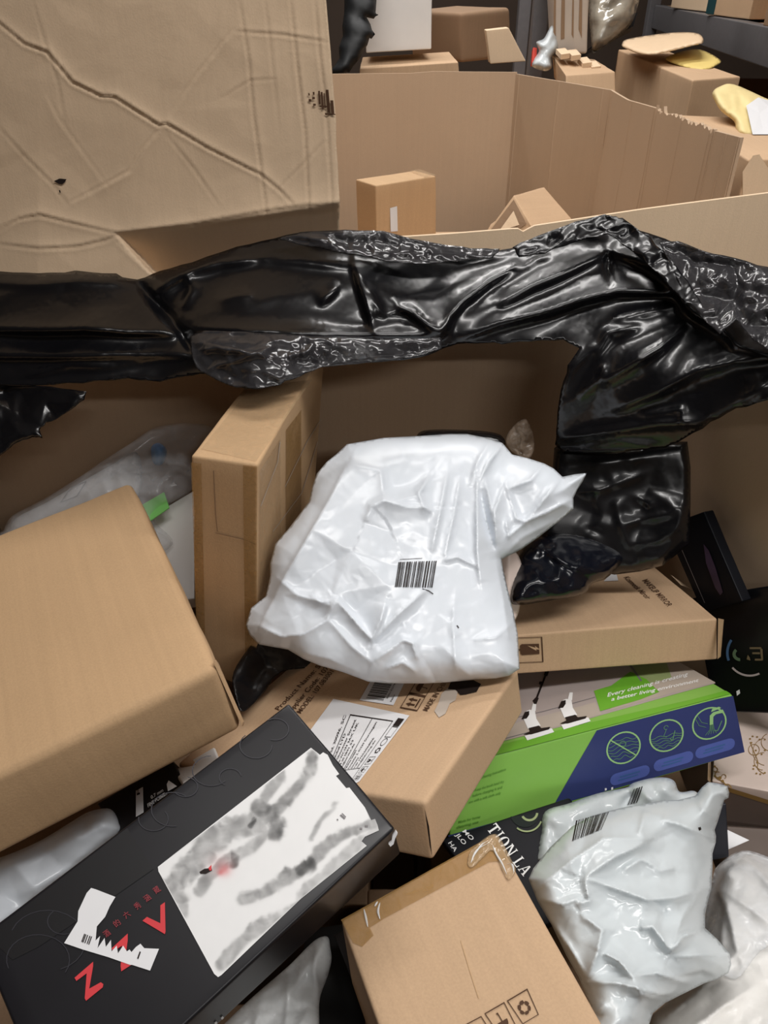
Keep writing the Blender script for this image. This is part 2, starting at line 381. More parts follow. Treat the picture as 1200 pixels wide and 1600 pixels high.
def arc(cx, cy, r, w_, a0=0, a1=360, n=28, ry=1.):
    o = []
    for i in range(n):
        t0, t1 = (math.radians(a0 + (a1 - a0) * k / n) for k in (i, i + 1))
        o.append([(cx + math.cos(t) * q, cy + math.sin(t) * q * ry) for t, q in ((t0, r - w_), (t0, r), (t1, r), (t1, r - w_))])
    return o
def line(pts, w_):
    o = []
    for (a, b), (c, d) in zip(pts[:-1], pts[1:]):
        L = math.hypot(c - a, d - b) or 1; nx, ny = -(d - b) / L * w_ / 2, (c - a) / L * w_ / 2
        o.append([(a + nx, b + ny), (a - nx, b - ny), (c - nx, d - ny), (c + nx, d + ny)])
    return o
def disc(cx, cy, r, n=14, ry=1.): return [(cx + r * math.cos(6.2832 * k / n), cy + r * ry * math.sin(6.2832 * k / n)) for k in range(n)]
def barcode(u0, v0, u1, v1, seed, n=30, seg=1):
    r = random.Random(seed); ws = [r.choice((1, 1, 2, 3)) for _ in range(2 * n)]; tot = sum(ws); x = 0; o = []
    for k, q in enumerate(ws):
        if k % 2 == 0:
            for j in range(seg):
                a, b = v0 + (v1 - v0) * j / seg, v0 + (v1 - v0) * (j + 1) / seg
                o.append(R(u0 + (u1 - u0) * x / tot, a, u0 + (u1 - u0) * (x + q) / tot, b))
        x += q
    return o
_tc = {}
def text(s):
    if s not in _tc:
        c = bpy.data.curves.new('lettering', 'FONT'); c.body = s; c.resolution_u = 3; c.offset = .012
        o = bpy.data.objects.new('lettering', c); COL.objects.link(o)
        dg = bpy.context.evaluated_depsgraph_get(); me = bpy.data.meshes.new_from_object(o.evaluated_get(dg))
        P = np.array([tuple(v.co)[:2] for v in me.vertices]); Fs = [tuple(p.vertices) for p in me.polygons]
        bpy.data.objects.remove(o); bpy.data.meshes.remove(me); bpy.data.curves.remove(c)
        P[:, 0] -= P[:, 0].min(); P[:, 0] /= P[:, 0].max(); P[:, 1] /= .73
        _tc[s] = (P, Fs)
    return _tc[s]
def text_at(s, o, U, V):            # lettering in the picture frame: baseline start, whole width, cap height
    P, Fs = text(s); return np.asarray(o, float) + P[:, :1] * np.asarray(U, float) + P[:, 1:] * np.asarray(V, float), Fs
def text_in(s, u0, v0, u1, v1):
    P, Fs = text(s); return np.stack([u0 + P[:, 0] * (u1 - u0), v0 + P[:, 1] * (v1 - v0)], 1), Fs
def sym_arrows(a, b, c, d):
    X = lambda u, v: (a + (c - a) * u, b + (d - b) * v)
    o = [[X(*p) for p in R(.12, .1, .88, .2)]]
    for x in (.3, .7): o += [[X(*p) for p in R(x - .06, .28, x + .06, .62)], [X(x - .17, .6), X(x + .17, .6), X(x, .9)]]
    return o
def sym_umbrella(a, b, c, d):
    X = lambda u, v: (a + (c - a) * u, b + (d - b) * v)
    return [[X(.5 + .38 * math.cos(t), .5 + .38 * math.sin(t)) for t in np.linspace(0, math.pi, 12)], [X(*p) for p in R(.47, .16, .53, .5)], [X(*p) for p in R(.4, .1, .53, .17)]]
def sym_glass(a, b, c, d):
    X = lambda u, v: (a + (c - a) * u, b + (d - b) * v)
    return [[X(.25, .9), X(.28, .5), X(.45, .42), X(.55, .42), X(.72, .5), X(.75, .9), X(.58, .9), X(.52, .72), X(.6, .7), X(.46, .6), X(.45, .75), X(.5, .9)], [X(*p) for p in R(.47, .15, .53, .45)], [X(*p) for p in R(.3, .1, .7, .16)]]
def sym_recycle(a, b, c, d):
    X = lambda u, v: (a + (c - a) * u, b + (d - b) * v); o = []
    for k in range(6):
        t = k * math.pi / 3 + .5; cx, cy = .5 + .3 * math.cos(t), .5 + .3 * math.sin(t); e, g = (-math.sin(t) * .14, math.cos(t) * .14), (math.cos(t) * .1, math.sin(t) * .1)
        o.append([X(cx + p * e[0] + q * g[0], cy + p * e[1] + q * g[1]) for p, q in ((-1, -.7), (0, -1), (1, -.7), (1.1, .3), (.3, 1), (-.8, .9))])
    return o
def vbox(px, y, yaw, thick, x0=0):  # front face as picture points bl, br, tr, tl on an upright plane
    q = aty(np.array(px, float), y, math.radians(yaw), x0); n = np.array([-math.sin(math.radians(yaw)), math.cos(math.radians(yaw)), 0]) * thick
    bl, br, tr, tl = q; return np.array([bl, tl, bl + n, tl + n, br, tr, br + n, tr + n])
def qbox(px, dep, thick):           # visible face as picture points bl, br, tr, tl with distances, extruded away
    q = at(np.array(px, float), np.array(dep, float)); n = np.cross(q[1] - q[0], q[3] - q[0]); n = -n / np.linalg.norm(n) * thick
    bl, br, tr, tl = q; return np.array([bl, tl, bl + n, tl + n, br, tr, br + n, tr + n])
def hexpx(px, dep): return at(np.array(px, float), np.array(dep, float))
def abox(x0, y0, z0, x1, y1, z1): return np.array([[x, y, z] for x in (x0, x1) for y in (y0, y1) for z in (z0, z1)], float)

# ------------------------------------------------------------------ the room
def slab(name, x0, y0, z0, x1, y1, z1, m):
    V = abox(x0, y0, z0, x1, y1, z1)
    return tag(mk(name, V, [(0, 1, 3, 2), (4, 6, 7, 5), (0, 4, 5, 1), (2, 3, 7, 6), (0, 2, 6, 4), (1, 5, 7, 3)], m, smooth=False), kind='structure')
slab('floor', -3.2, -3.2, -.1, 3.2, 6.2, 0, M_floor); slab('ceiling', -3.2, -3.2, 3.2, 3.2, 6.2, 3.3, M_ceil)
slab('wall_back', -3.2, 6.0, 0, 3.2, 6.2, 3.2, M_darkwall); slab('wall_front', -3.2, -3.2, 0, 3.2, -3.0, 3.2, M_wall)
slab('wall_left', -3.2, -3.0, 0, -3.0, 6.0, 3.2, M_wall); slab('wall_right', 3.0, -3.0, 0, 3.2, 6.0, 3.2, M_darkwall)

# ------------------------------------------------------------------ the big open pallet boxes
RIDGES = []
def panel(name, pts, m, parent, th=.006, n=24, bow=.0, seed=1, step=.0):      # upright board: bottom pts, top pts
    A, B = np.array(pts[0], float), np.array(pts[1], float); rows = 14; V = []; ridges = np.array(RIDGES)
    t = np.unique(np.concatenate([np.linspace(0, 1, n + 1)] + [r0 + np.array([-.012, -.006, 0, .006, .012]) for r0 in ridges])) if len(ridges) else np.linspace(0, 1, n + 1); n = len(t) - 1; nx = B - A; nr = np.cross(nx, [0, 0, 1]); nr /= np.linalg.norm(nr)
    top = pts[2]
    for j in range(rows + 1):
        p = A + (B - A) * t[:, None]; zt = np.interp(t, *top) if not callable(top) else top(t)
        p = np.c_[p[:, :2], p[:, 2] + (zt - p[:, 2]) * j / rows]; V.append(p)
    lift = sum((.0013 * np.exp(-((t - r0) / .004) ** 2) for r0 in ridges), np.zeros(len(t))); V = np.concatenate(V); V = V + nr * (np.tile(lift, rows + 1))[:, None]; V = V + nr * (smooth_noise(V, seed, 1.6, 2) * .004 + bow)[:, None]
    m_ = len(V); W = np.concatenate([V, V + nr * th]); Fs = []; k = n + 1
    for j in range(rows):
        for i in range(n):
            a = j * k + i; Fs += [(a, a + 1, a + k + 1, a + k), (m_ + a + k, m_ + a + k + 1, m_ + a + 1, m_ + a)]
    for i in range(n): Fs += [(i, i + m_, i + 1 + m_, i + 1)]; e = rows * k + i; Fs += [(e, e + 1, e + 1 + m_, e + m_)]
    for j in range(rows):
        for e, fl in ((j * k, 0), (j * k + n, 1)): f = (e, e + k, e + k + m_, e + m_); Fs.append(f if fl else f[::-1])
    return mk(name, W, Fs, m, parent, smooth='sharp')
def flat(z): return ([0, 1], [z, z])
# the near box, full of parcels
nb = thing('cardboard_pallet_box', 'large open cardboard pallet box holding the parcels in the foreground', 'pallet box', (0, .65, 0))
panel('side_panel', ((-.74, 1.2, 0), (.46, 1.2, 0), flat(1.325)), M_bin, nb, seed=2)
panel('side_panel', ((.46, 1.2, 0), (.72, .72, 0), ([0, 1], [1.37, 1.25])), M_bin, nb, seed=3)
panel('side_panel', ((.72, .72, 0), (.74, .09, 0), ([0, 1], [1.25, .98])), M_bin, nb, seed=4)
panel('side_panel', ((-.76, .09, 0), (-.74, 1.2, 0), ([0, 1], [.95, 1.3])), M_bin, nb, seed=5)
panel('side_panel', ((.74, .09, 0), (-.76, .09, 0), flat(.72)), M_bin, nb, seed=6)
mk('bottom_panel', abox(-.74, .1, .01, .7, 1.19, .03), [(0, 1, 3, 2), (4, 6, 7, 5), (0, 4, 5, 1), (2, 3, 7, 6), (0, 2, 6, 4), (1, 5, 7, 3)], M_bin, nb, smooth=False)
# the far box behind it, eight-sided
fb = thing('cardboard_pallet_box', 'large open eight-sided cardboard pallet box behind the black film, nearly empty', 'pallet box', (0, 1.8, 0))
ZT = 1.537
r_ = np.random.default_rng(4); tt = np.linspace(0, 1, 40)
def ragged(z, a, seed): 
    t = np.linspace(0, 1, 60); return (t, z + np.random.default_rng(seed).normal(size=60) * a)
panel('side_panel', ((-.75, 2.3, 0), (.347, 2.3, 0), ([0, .55, .75, .8, 1], [ZT, ZT, ZT + .002, ZT + .006, ZT + .004])), M_bin, fb, seed=7, n=60)
RIDGES = [.05, .5, .93]
panel('side_panel', ((.347, 2.3, 0), (.518, 1.96, 0), ([0, 1], [ZT, ZT])), M_bin, fb, seed=8)
panel('side_panel', ((.518, 1.96, 0), (.535, 1.66, 0), ([0, .4, 1], [ZT, ZT - .006, ZT])), M_bin, fb, seed=9)
RIDGES = [.03, .5, .95]
panel('side_panel', ((.535, 1.66, 0), (.555, 1.41, 0), ragged(ZT, .0035, 3)), M_bin, fb, seed=10, n=60)
panel('side_panel', ((.555, 1.41, 0), (.575, 1.345, 0), flat(ZT)), M_bin, fb, seed=11)
RIDGES = []
e = aty(np.array([(548, 372), (640, 368), (700, 364), (808, 355), (815, 361), (833, 351), (1000, 326), (1200, 299), (1330, 280)]), 1.235)
panel('side_panel', ((e[0, 0], 1.235, .0), (e[-1, 0], 1.235, .0), ((e[:, 0] - e[0, 0]) / (e[-1, 0] - e[0, 0]), e[:, 2])), M_pale, fb, n=90, seed=12)
panel('side_panel', ((-.75, 1.25, 0), (-.75, 2.3, 0), flat(1.45)), M_bin, fb, seed=13)
mk('bottom_panel', abox(-.7, 1.28, .01, .5, 2.25, .03), [(0, 1, 3, 2), (4, 6, 7, 5), (0, 4, 5, 1), (2, 3, 7, 6), (0, 2, 6, 4), (1, 5, 7, 3)], M_bin, fb, smooth=False)

# tall creased sheet of cardboard
PY = 1.19
def pbase(P):
    Rr = rays(P); d = (PY - 0) / Rr[:, 1]
    fold = np.interp(P[:, 0], [-300, 0, 60, 160, 185, 300, 450, 530], [345, 352, 332, 358, 362, 350, 328, 316]); u = np.clip((P[:, 1] - fold) / 60, 0, 2)
    left = np.clip((185 + (P[:, 1] - 365) * .95 - P[:, 0]) / 8, 0, 1) * np.clip((P[:, 1] - fold) / 4, 0, 1)
    d = d - .010 * np.exp(-np.abs(P[:, 1] - fold) / 40) + .035 * u * (1 - left) - .016 * u * left
    return d + .012 * np.clip((60 - P[:, 0]) / 300, 0, 1)
cr = [([(-60, -10), (0, 32), (40, 65), (75, 78), (115, 125), (160, 147), (180, 148), (250, 192), (262, 190), (330, 230), (410, 270), (440, 295), (462, 318)], .0075, 4, 13),
      ([(370, 45), (350, 70), (310, 120), (265, 188)], .003, 5, 8), ([(368, 45), (440, 50), (515, 62)], .003, 4), ([(262, 192), (225, 235), (205, 270), (150, 300), (110, 320)], .004, 6, 10),
      ([(55, 0), (75, 70), (95, 130), (105, 190)], .002, 8), ([(378, 0), (392, 90), (400, 180), (412, 268), (420, 330), (422, 380)], .0035, 2.5, 5), ([(418, 0), (425, 60), (440, 200)], .0018, 3), ([(458, 0), (468, 100), (480, 200), (487, 330), (489, 365)], .004, 2.5, 5),
      ([(496, 0), (503, 80), (514, 170), (522, 300), (524, 350)], .004, 3), ([(265, 210), (305, 260), (345, 318)], .0022, 3), ([(425, 300), (470, 255), (510, 212)], .0025, 4, 7), ([(345, 150), (390, 122), (430, 120)], .002, 4),
      ([(0, 195), (40, 240), (85, 285), (110, 318)], .0025, 5), ([(0, 378), (60, 385), (120, 382), (165, 372), (185, 362)], .006, 4, 8), ([(0, 356), (30, 338), (62, 333), (110, 345), (185, 362)], .005, 3, 6),
      ([(185, 372), (215, 400), (248, 428)], .005, 3, 8), ([(185, 362), (300, 347), (420, 326), (480, 318), (530, 315)], .006, 2.5, 6), ([(170, 300), (90, 190), (70, 150)], .0015, 6)]
cr2 = []
for a, *b in cr:                     # each fold: a thin ridge with a thin valley beside it
    a = np.array(a, float); nn = np.array([-(a[-1] - a[0])[1], (a[-1] - a[0])[0]]); nn /= np.linalg.norm(nn)
    cr2 += [(a, b[0] * .42, 2.2, 7.), (a + nn * 5, -b[0] * .30, 2.0, 3.), (a + nn * 9, b[0] * .2, 2.2, 4.)]
cr = cr2
S = Sheet([(-260, -170), (505, -170), (510, 0), (520, 120), (527, 225), (530, 318), (532, 420), (420, 440), (-260, 445)], pbase, creases=cr, crum=[(.0015, 200, 3)], fac=[(.0007, 45, 5)], blur=0, taper=4, soft=False, jag=.6)
V, Fs = S.mesh(3.3, .006)
pn = mk('cardboard_sheet', V, Fs, M_panel); tag(pn, 'tall creased sheet of plain cardboard standing upright behind the black film, upper left', 'cardboard')
q = quadmap([(482, 176), (520, 180), (516, 142), (480, 142)]); pp = []
rr = random.Random(3)
for x0, y0, x1, y1 in ((.05, .5, .17, .62), (.04, .78, .12, .9), (.22, .6, .34, .72), (.24, .3, .36, .42), (.25, .82, .33, .95), (.5, .4, .56, 1.), (.6, .2, .68, .95), (.72, .25, .76, .9), (.82, .1, .92, 1.05), (.96, .0, 1.06, .6), (.7, -.02, 1.1, .06), (.5, .3, .8, .36)):
    pp.append([(x0 + rr.uniform(-.02, .02), y0), (x1, y0 + rr.uniform(-.05, .05)), (x1 + rr.uniform(-.02, .02), y1), (x0, y1)])
P, Ff = polys(*pp); mk('smudged_print', S.on(q(P), .002), Ff, M_brownink, pn, smooth=False)
P, Ff = polys([(84, 283), (93, 279), (104, 280), (101, 285), (97, 288), (92, 287)], [(92, 297), (94, 297), (95, 301), (93, 301)]); mk('puncture_mark', S.on(P, .002), Ff, M_ink, pn, smooth=False)

# ------------------------------------------------------------------ things beyond the pallet boxes
rk = thing('storage_rack', 'grey steel storage rack with upright posts along the back', 'rack', (.1, 3.0, 0))
def bar(name, C, parent, m, r=.004): return Box(C).build(name, m, parent, r=r, n=3, dent=0)
for x, y in ((-.9, 2.55), (.45, 2.75), (-.9, 3.4), (.5, 3.4)):
    bar('upright_post', abox(x, y, 0, x + .045, y + .045, 2.6), rk, M_steel)
bar('shelf_deck', abox(-.9, 2.5, 1.36, .62, 3.45, 1.39), rk, M_deck); bar('shelf_beam', abox(-.9, 2.46, 1.31, .62, 2.5, 1.385), rk, M_steel)
rr2 = thing('storage_rack', 'grey steel rack shelf loaded with boxes, upper right', 'rack', (1.1, 3.3, 0))
def slant(p, q, w_, z0, z1):
    p, q = np.array(p), np.array(q); n = np.array([q[1] - p[1], -(q[0] - p[0])]); n = n / np.linalg.norm(n) * w_
    return np.array([[*a, z] for a in (p, p + n) for z in ()]) if 0 else np.array([[*p, z0], [*p, z1], [*q, z0], [*q, z1], [*(p - n), z0], [*(p - n), z1], [*(q - n), z0], [*(q - n), z1]], float)
bp, bq = (.86, 1.05), (1.25, 4.3)
bar('shelf_beam', slant(bp, bq, -.04, 1.545, 1.635), rr2, M_steel); bar('shelf_deck', slant((.9, 1.05), (1.29, 4.3), -.55, 1.60, 1.63), rr2, M_deck)
for (x, y) in ((1.215, 4.2), (.84, 1.0)): bar('upright_post', abox(x, y, 0, x + .05, y + .05, 2.6), rr2, M_steel)
bar('shelf_beam', slant((.9, 1.05), (1.29, 4.3), -.04, .9, .98), rr2, M_steel); bar('shelf_deck', slant((.92, 1.05), (1.31, 4.3), -.55, .95, .98), rr2, M_deck)

def simple(name, label, cat, C, m, group=None, **kw):
    V = Box(C); t = V.build(name, m, None, **kw); return tag(t, label, cat, group)
def vcarton(name, label, cat, px, y, yaw, th, m, x0=0, **kw): return carton(name, label, cat, vbox(px, y, yaw, th, x0), m, **kw)

wb = vcarton('foam_box', 'big white textured foam box standing on a brown carton, top of photo', 'box', [(572, 83), (674, 77), (675, -60), (568, -60)], 2.62, 0, .3, M_whitebox)
vcarton('cardboard_box', 'flat brown carton with a pale top lying under the white foam box', 'box', [(562, 132), (718, 122), (716, 97), (562, 107)], 2.5, 0, .36, M_card, r=.003)
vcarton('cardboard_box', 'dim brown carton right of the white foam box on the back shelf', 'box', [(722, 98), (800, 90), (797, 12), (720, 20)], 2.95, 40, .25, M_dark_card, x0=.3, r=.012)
vcarton('cardboard_box', 'small pale tilted carton beside the rack post', 'box', [(766, 100), (822, 96), (795, 43), (759, 47)], 2.5, 0, .05, M_pale, r=.003)
dkp = Sheet([(545, -60), (590, -60), (588, 20), (592, 24), (577, 30), (583, 55), (578, 62), (565, 88), (545, 112), (532, 118), (515, 120), (530, 90), (536, 40), (540, -20)], lambda P: 2.1 + 0 * P[:, 0], bulge=.03, bw=20, crum=[(.02, 40, 5)], taper=8, jag=1.5, soft=False)
V, Fs = dkp.mesh(5, .02); tag(mk('torn_black_plastic', V, Fs, plain('matte_black_plastic', (16, 18, 20), rough=.6, var=.1)), 'torn strip of black plastic hanging in front of the white foam box', 'plastic sheet')
# clutter right of the corner
b_ = vcarton('cardboard_parcel', 'pale parcel with brown streaks leaning by the rack post', 'parcel', [(868, 84), (918, 84), (922, -40), (862, -40)], 2.62, 0, .1, M_taupe2, r=.008)
for k, (x0, x1) in enumerate(((864, 868), (876, 882), (893, 896), (904, 909))):
    P, Ff = polys([(x0, 70 - 8 * k), (x1, 60), (x1 + 1, -30), (x0 + 2, -30)]); print_on(b_, 'front', 'brown_streak', P, Ff, M_dark_card)
sp = Sheet([(925, -30), (925, 74), (935, 78), (960, 62), (990, 30), (996, -30)], lambda P: 2.5 + 0 * P[:, 0], bulge=.08, bw=30, crum=[(.05, 30, 7)], taper=8)
V, Fs = sp.mesh(5, .05); o = tag(mk('plastic_wrapped_parcel', V, Fs, plain('crinkled_silver_film', (150, 142, 128), rough=.18, spec=.8, var=.3, scale=25, bump=.4)), 'parcel in shiny crinkled clear wrap beside the rack post', 'parcel')
tag(mk('black_tray', qbox([(908, 90), (925, 78), (992, 28), (985, 50)], [2.62] * 4, .03), [(0, 1, 3, 2), (4, 6, 7, 5), (0, 4, 5, 1), (2, 3, 7, 6), (0, 2, 6, 4), (1, 5, 7, 3)], M_black, smooth=False), 'black tray edge under the shiny wrapped parcel', 'tray')
wbag = Sheet([(862, 40), (870, 55), (872, 75), (862, 90), (862, 106), (850, 111), (832, 104), (835, 92), (842, 80), (838, 66), (850, 60)], lambda P: 2.25 + 0 * P[:, 0], bulge=.05, bw=18, crum=[(.04, 22, 3)], taper=6)
V, Fs = wbag.mesh(3, .04); tag(mk('plastic_bag', V, Fs, M_grey), 'small crumpled pale plastic bag above the far pallet box corner', 'bag')
tag(mk('plastic_scrap', qbox([(831, 98), (838, 96), (839, 75), (833, 74)], [2.27] * 4, .02), [(0, 1, 3, 2), (4, 6, 7, 5), (0, 4, 5, 1), (2, 3, 7, 6), (0, 2, 6, 4), (1, 5, 7, 3)], M_redc, smooth=False), 'small red plastic piece beside the crumpled pale bag', 'plastic piece')
# open carton with notched flaps
oc = carton('cardboard_box', 'opened brown carton with notched top flaps, left of the stacked envelopes', 'box', hexpx([(884, 150), (884, 118), (866, 122), (863, 86), (962, 165), (961, 112), (930, 140), (930, 93)], [2.0, 2.0, 2.3, 2.3, 2.05, 2.05, 2.35, 2.35]), M_card, r=.003)
for k, (x, y) in enumerate(((868, 84), (885, 86), (902, 98), (916, 104))):
    P = np.array([(x, y), (x + 14, y - 2), (x + 22, y + 7), (x + 8, y + 9)], float); V = np.concatenate([at(P, [2.22, 2.24, 2.14, 2.12]), at(P, [2.22, 2.24, 2.14, 2.12]) + [0, 0, .012]])
    mk('box_flap', V, [(3, 2, 1, 0), (4, 5, 6, 7), (0, 1, 5, 4), (1, 2, 6, 5), (2, 3, 7, 6), (3, 0, 4, 7)], M_pale, oc.root, smooth=False)
lb = carton('cardboard_box', 'long brown carton carrying the two padded envelopes, beside the rack', 'box', [[.704, 2.0, 1.40], [.704, 2.0, 1.552], [.752, 2.87, 1.40], [.752, 2.87, 1.552], [.84, 2.07, 1.40], [.84, 2.07, 1.552], [.90, 2.9, 1.40], [.90, 2.9, 1.552]], M_card, r=.004)
P, Ff = polys(R(966, 80, 976, 84), R(966, 104, 976, 107), R(966, 84, 968, 104), R(974, 84, 976, 104)); 
def pillow(name, label, cat, out, dep, bulge, m, seed=1, crum=.012, sc=40, step=3, back=.02, bw=14):
    s = Sheet(out, dep if not isinstance(dep, float) else (lambda P: dep + 0 * P[:, 0]), bulge=bulge, bw=bw, crum=[(crum, sc, seed)], taper=8); V, Fs = s.mesh(step, back)
    return tag(mk(name, V, Fs, m), label, cat), s
pillow('padded_envelope', 'beige padded parcel lying on top of the long brown carton', 'envelope', [(972, 68), (985, 60), (1048, 51), (1090, 52), (1099, 66), (1080, 72), (1015, 86), (978, 76)], [(972, 68, 2.25), (1095, 60, 2.1), (1015, 86, 2.0), (1048, 51, 2.3)], .05, M_beige, 2, .03, 60, back=.03, bw=10)
pillow('padded_envelope', 'yellow padded envelope half under the beige parcel', 'envelope', [(1040, 92), (1060, 82), (1093, 77), (1125, 93), (1120, 102), (1097, 110), (1060, 102)], [(1040, 92, 2.1), (1125, 93, 2.05), (1097, 110, 1.95), (1093, 77, 2.2)], .03, M_yellow, 4, sc=30)
# near right carton and its envelope
rc = carton('cardboard_box', 'brown carton at the right edge under the yellow envelope', 'box', [[.60, 1.37, .2], [.60, 1.37, 1.5], [.60, 1.86, .2], [.635, 1.86, 1.5], [.85, 1.40, .2], [.85, 1.40, 1.5], [.82, 1.80, .2], [.85, 1.80, 1.5]], M_card, r=.004)
P, Ff = polys([(1160, 268), (1176, 243), (1186, 241), (1198, 260), (1230, 300), (1160, 330)]); print_on(rc, 'front', 'torn_pale_patch', P, Ff, M_pale)
o, ys = pillow('padded_envelope', 'crumpled pale yellow envelope with a white label, right edge of photo', 'envelope', [(1113, 145), (1125, 135), (1147, 132), (1200, 155), (1240, 170), (1240, 214), (1160, 214), (1147, 190), (1128, 175), (1118, 160)], [(1113, 145, 1.62), (1240, 170, 1.6), (1160, 214, 1.5), (1240, 214, 1.5)], .04, M_paley, 6, crum=.03, sc=50)
P, Ff = polys([(1166, 165), (1185, 152), (1238, 168), (1238, 210), (1176, 210)]); mk('white_label', ys.on(P, .016), Ff, M_whitelab, o, smooth=False)
# boxes on the right-hand shelf
def shelfbox(label, x0, y0, x1, y1, h, m, **kw): return carton('cardboard_box', label, 'box', abox(x0, y0, 1.638, x1, y1, 1.638 + h), m, r=.003, n=4, **kw)
s1 = shelfbox('pale brown carton far along the grey rack shelf, left of the teal tape', 1.17, 3.25, 1.5, 3.75, .3, M_pale)
s2 = shelfbox('brown carton on the grey rack shelf with teal tape on its corner', 1.1, 2.75, 1.45, 3.12, .3, M_card)
C2 = abox(1.098, 3.05, 1.64, 1.12, 3.125, 1.9); mk('teal_tape', C2, [(0, 1, 3, 2), (4, 6, 7, 5), (0, 4, 5, 1), (2, 3, 7, 6), (0, 2, 6, 4), (1, 5, 7, 3)], M_teals, s2.root, smooth=False)
s3 = shelfbox('large brown taped carton on the grey rack shelf at the right edge', 1.0, 1.95, 1.45, 2.4, .3, M_dark_card)
mk('tape_strip', abox(.9985, 2.13, 1.64, 1.0, 2.19, 1.92), [(0, 1, 3, 2), (4, 6, 7, 5), (0, 4, 5, 1), (2, 3, 7, 6), (0, 2, 6, 4), (1, 5, 7, 3)], M_btape, s3.root, smooth=False)
simple('shelf_shade_block', 'dark brown block standing in for the shade under the rack shelf', 'shade block', abox(1.05, 2.2, .985, 1.5, 3.4, 1.42), M_dark_card)  # dark block added in place of the shade beneath the shelf

# inside the far pallet box
base_ = simple('cardboard_box', 'brown carton low inside the far pallet box', 'box', abox(-.3, 1.4, .04, .42, 2.1, 1.19), M_card)
ub = vcarton('cardboard_box', 'upright brown carton with a small white sticker inside the far pallet box', 'box', [(590, 440), (682, 425), (681, 275), (587, 290)], 1.605, 36, .07, M_card_w, r=.003)
P, Ff = polys([(609, 325), (620, 322), (621, 361), (610, 362)], ); print_on(ub, 'front', 'white_sticker', P, Ff, M_whitelab)
P, Ff = polys([(567, 283), (655, 264.5), (682, 275), (588, 291)]); print_on(ub, 'top', 'clear_tape', *polys([(640, 268), (655, 265), (681, 274), (664, 278)]), M_tape)
tb = carton('cardboard_box', 'small tipped carton with open end inside the far pallet box', 'box', hexpx([(755, 372), (803, 304), (765, 352), (850, 292), (830, 385), (830, 353), (905, 372), (893, 342)], [1.5, 1.48, 1.66, 1.62, 1.46, 1.45, 1.6, 1.58]), M_card, r=.003)
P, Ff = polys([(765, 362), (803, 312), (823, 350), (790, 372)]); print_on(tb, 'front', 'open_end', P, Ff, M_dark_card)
P, Ff = polys([(780, 362), (803, 330), (812, 352)]); print_on(tb, 'front', 'inner_flap', P, Ff, M_pale, off=.002)

# ------------------------------------------------------------------ cartons buried under the parcels
for C in ((-.70, .14, -.27, .97, .86), (-.25, .14, -.04, .42, .73), (-.02, .13, .25, .50, .845), (-.25, .5, -.02, .8, .80), (.07, .56, .5, .9, .65), (.07, .94, .42, 1.14, .79), (.28, .14, .66, .53, .68), (-.27, .84, -.06, 1.14, .865), (-.69, 1.0, -.3, 1.14, .92)):
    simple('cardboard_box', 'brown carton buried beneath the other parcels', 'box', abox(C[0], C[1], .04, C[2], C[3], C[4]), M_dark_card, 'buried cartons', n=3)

# ------------------------------------------------------------------ the parcels
def nearer(k, C, wide=1.):           # the same carton at another distance
    C = EYE + (np.array(C) - EYE) * k; C[4:] = C[:4] + (C[4:] - C[:4]) * wide; return C
def trim(k, C): C[:4] += (C[4:] - C[:4]) * k; return C
def shift(C, k, dx, dy):             # nudge a corner in the picture
    z = (C[k] - EYE) @ CF; C[k] = at(proj(C[k:k + 1]) + [dx, dy], np.array([z]))[0]; return C
# plain brown carton, left
A = carton('cardboard_box', 'big plain brown carton at the left edge, above the black printed box', 'box', [[-0.4337, 0.418, 1.0047], [-0.4525, 0.4162, 1.1059], [-0.6383, 0.8246, 0.9737], [-0.6571, 0.8229, 1.0749], [-0.1571, 0.5626, 1.0597], [-0.1741, 0.5601, 1.1599], [-0.3604, 0.9686, 1.0277], [-0.3799, 0.9669, 1.1291]], M_card_w, r=.009, dent=.0012, n=26, sag=.004)
for k in range(3):
    P = np.array([(333 + k * 1.6, 1034 + 2 * k), (335 + k * 1.6, 1033 + 2 * k), (379 + k * .6, 1130 + 2 * k), (378 + k * .6, 1134 + k)], float)
    V = at(P, [.797 + .004 * k, .799 + .004 * k, .852 + .004 * k, .85 + .004 * k]); V = np.concatenate([V, V + .008 * CF])
    mk('torn_corner_ply', V, [(3, 2, 1, 0), (4, 5, 6, 7), (0, 1, 5, 4), (1, 2, 6, 5), (2, 3, 7, 6), (3, 0, 4, 7)], M_card_w if k % 2 == 0 else M_dark_card, A.root, smooth=False)

# tall taped carton on its edge
Bt = carton('cardboard_box', 'tall taped brown carton standing on edge left of the big white bag', 'box', [[-0.2799, 0.8069, 0.8972], [-0.2314, 0.7918, 1.2779], [-0.2205, 1.1147, 0.8923], [-0.1801, 1.0967, 1.2688], [-0.1905, 0.7823, 0.8743], [-0.1498, 0.7792, 1.2722], [-0.135, 1.0991, 0.8822], [-0.0895, 1.0985, 1.2837]], M_card_w, r=.004, dent=.0005, n=22)
def tape(b, face, P, name='packing_tape', m=None, off=.0008): return print_on(b, face, name, *polys(P), m or M_tape, off=off)
tape(Bt, 'top', [(314, 702), (400, 722), (488, 594), (392, 606)], off=.0010)
tape(Bt, 'front', [(299, 722), (315, 724), (322, 1050), (309, 1046)], m=M_btape); tape(Bt, 'front', [(380, 726), (402, 728), (401, 1078), (384, 1074)], m=M_btape)
tape(Bt, 'right', [(405, 735), (437, 685), (440, 900), (404, 985)], off=.0012); tape(Bt, 'right', [(446, 672), (470, 640), (470, 830), (446, 880)], m=M_btape)
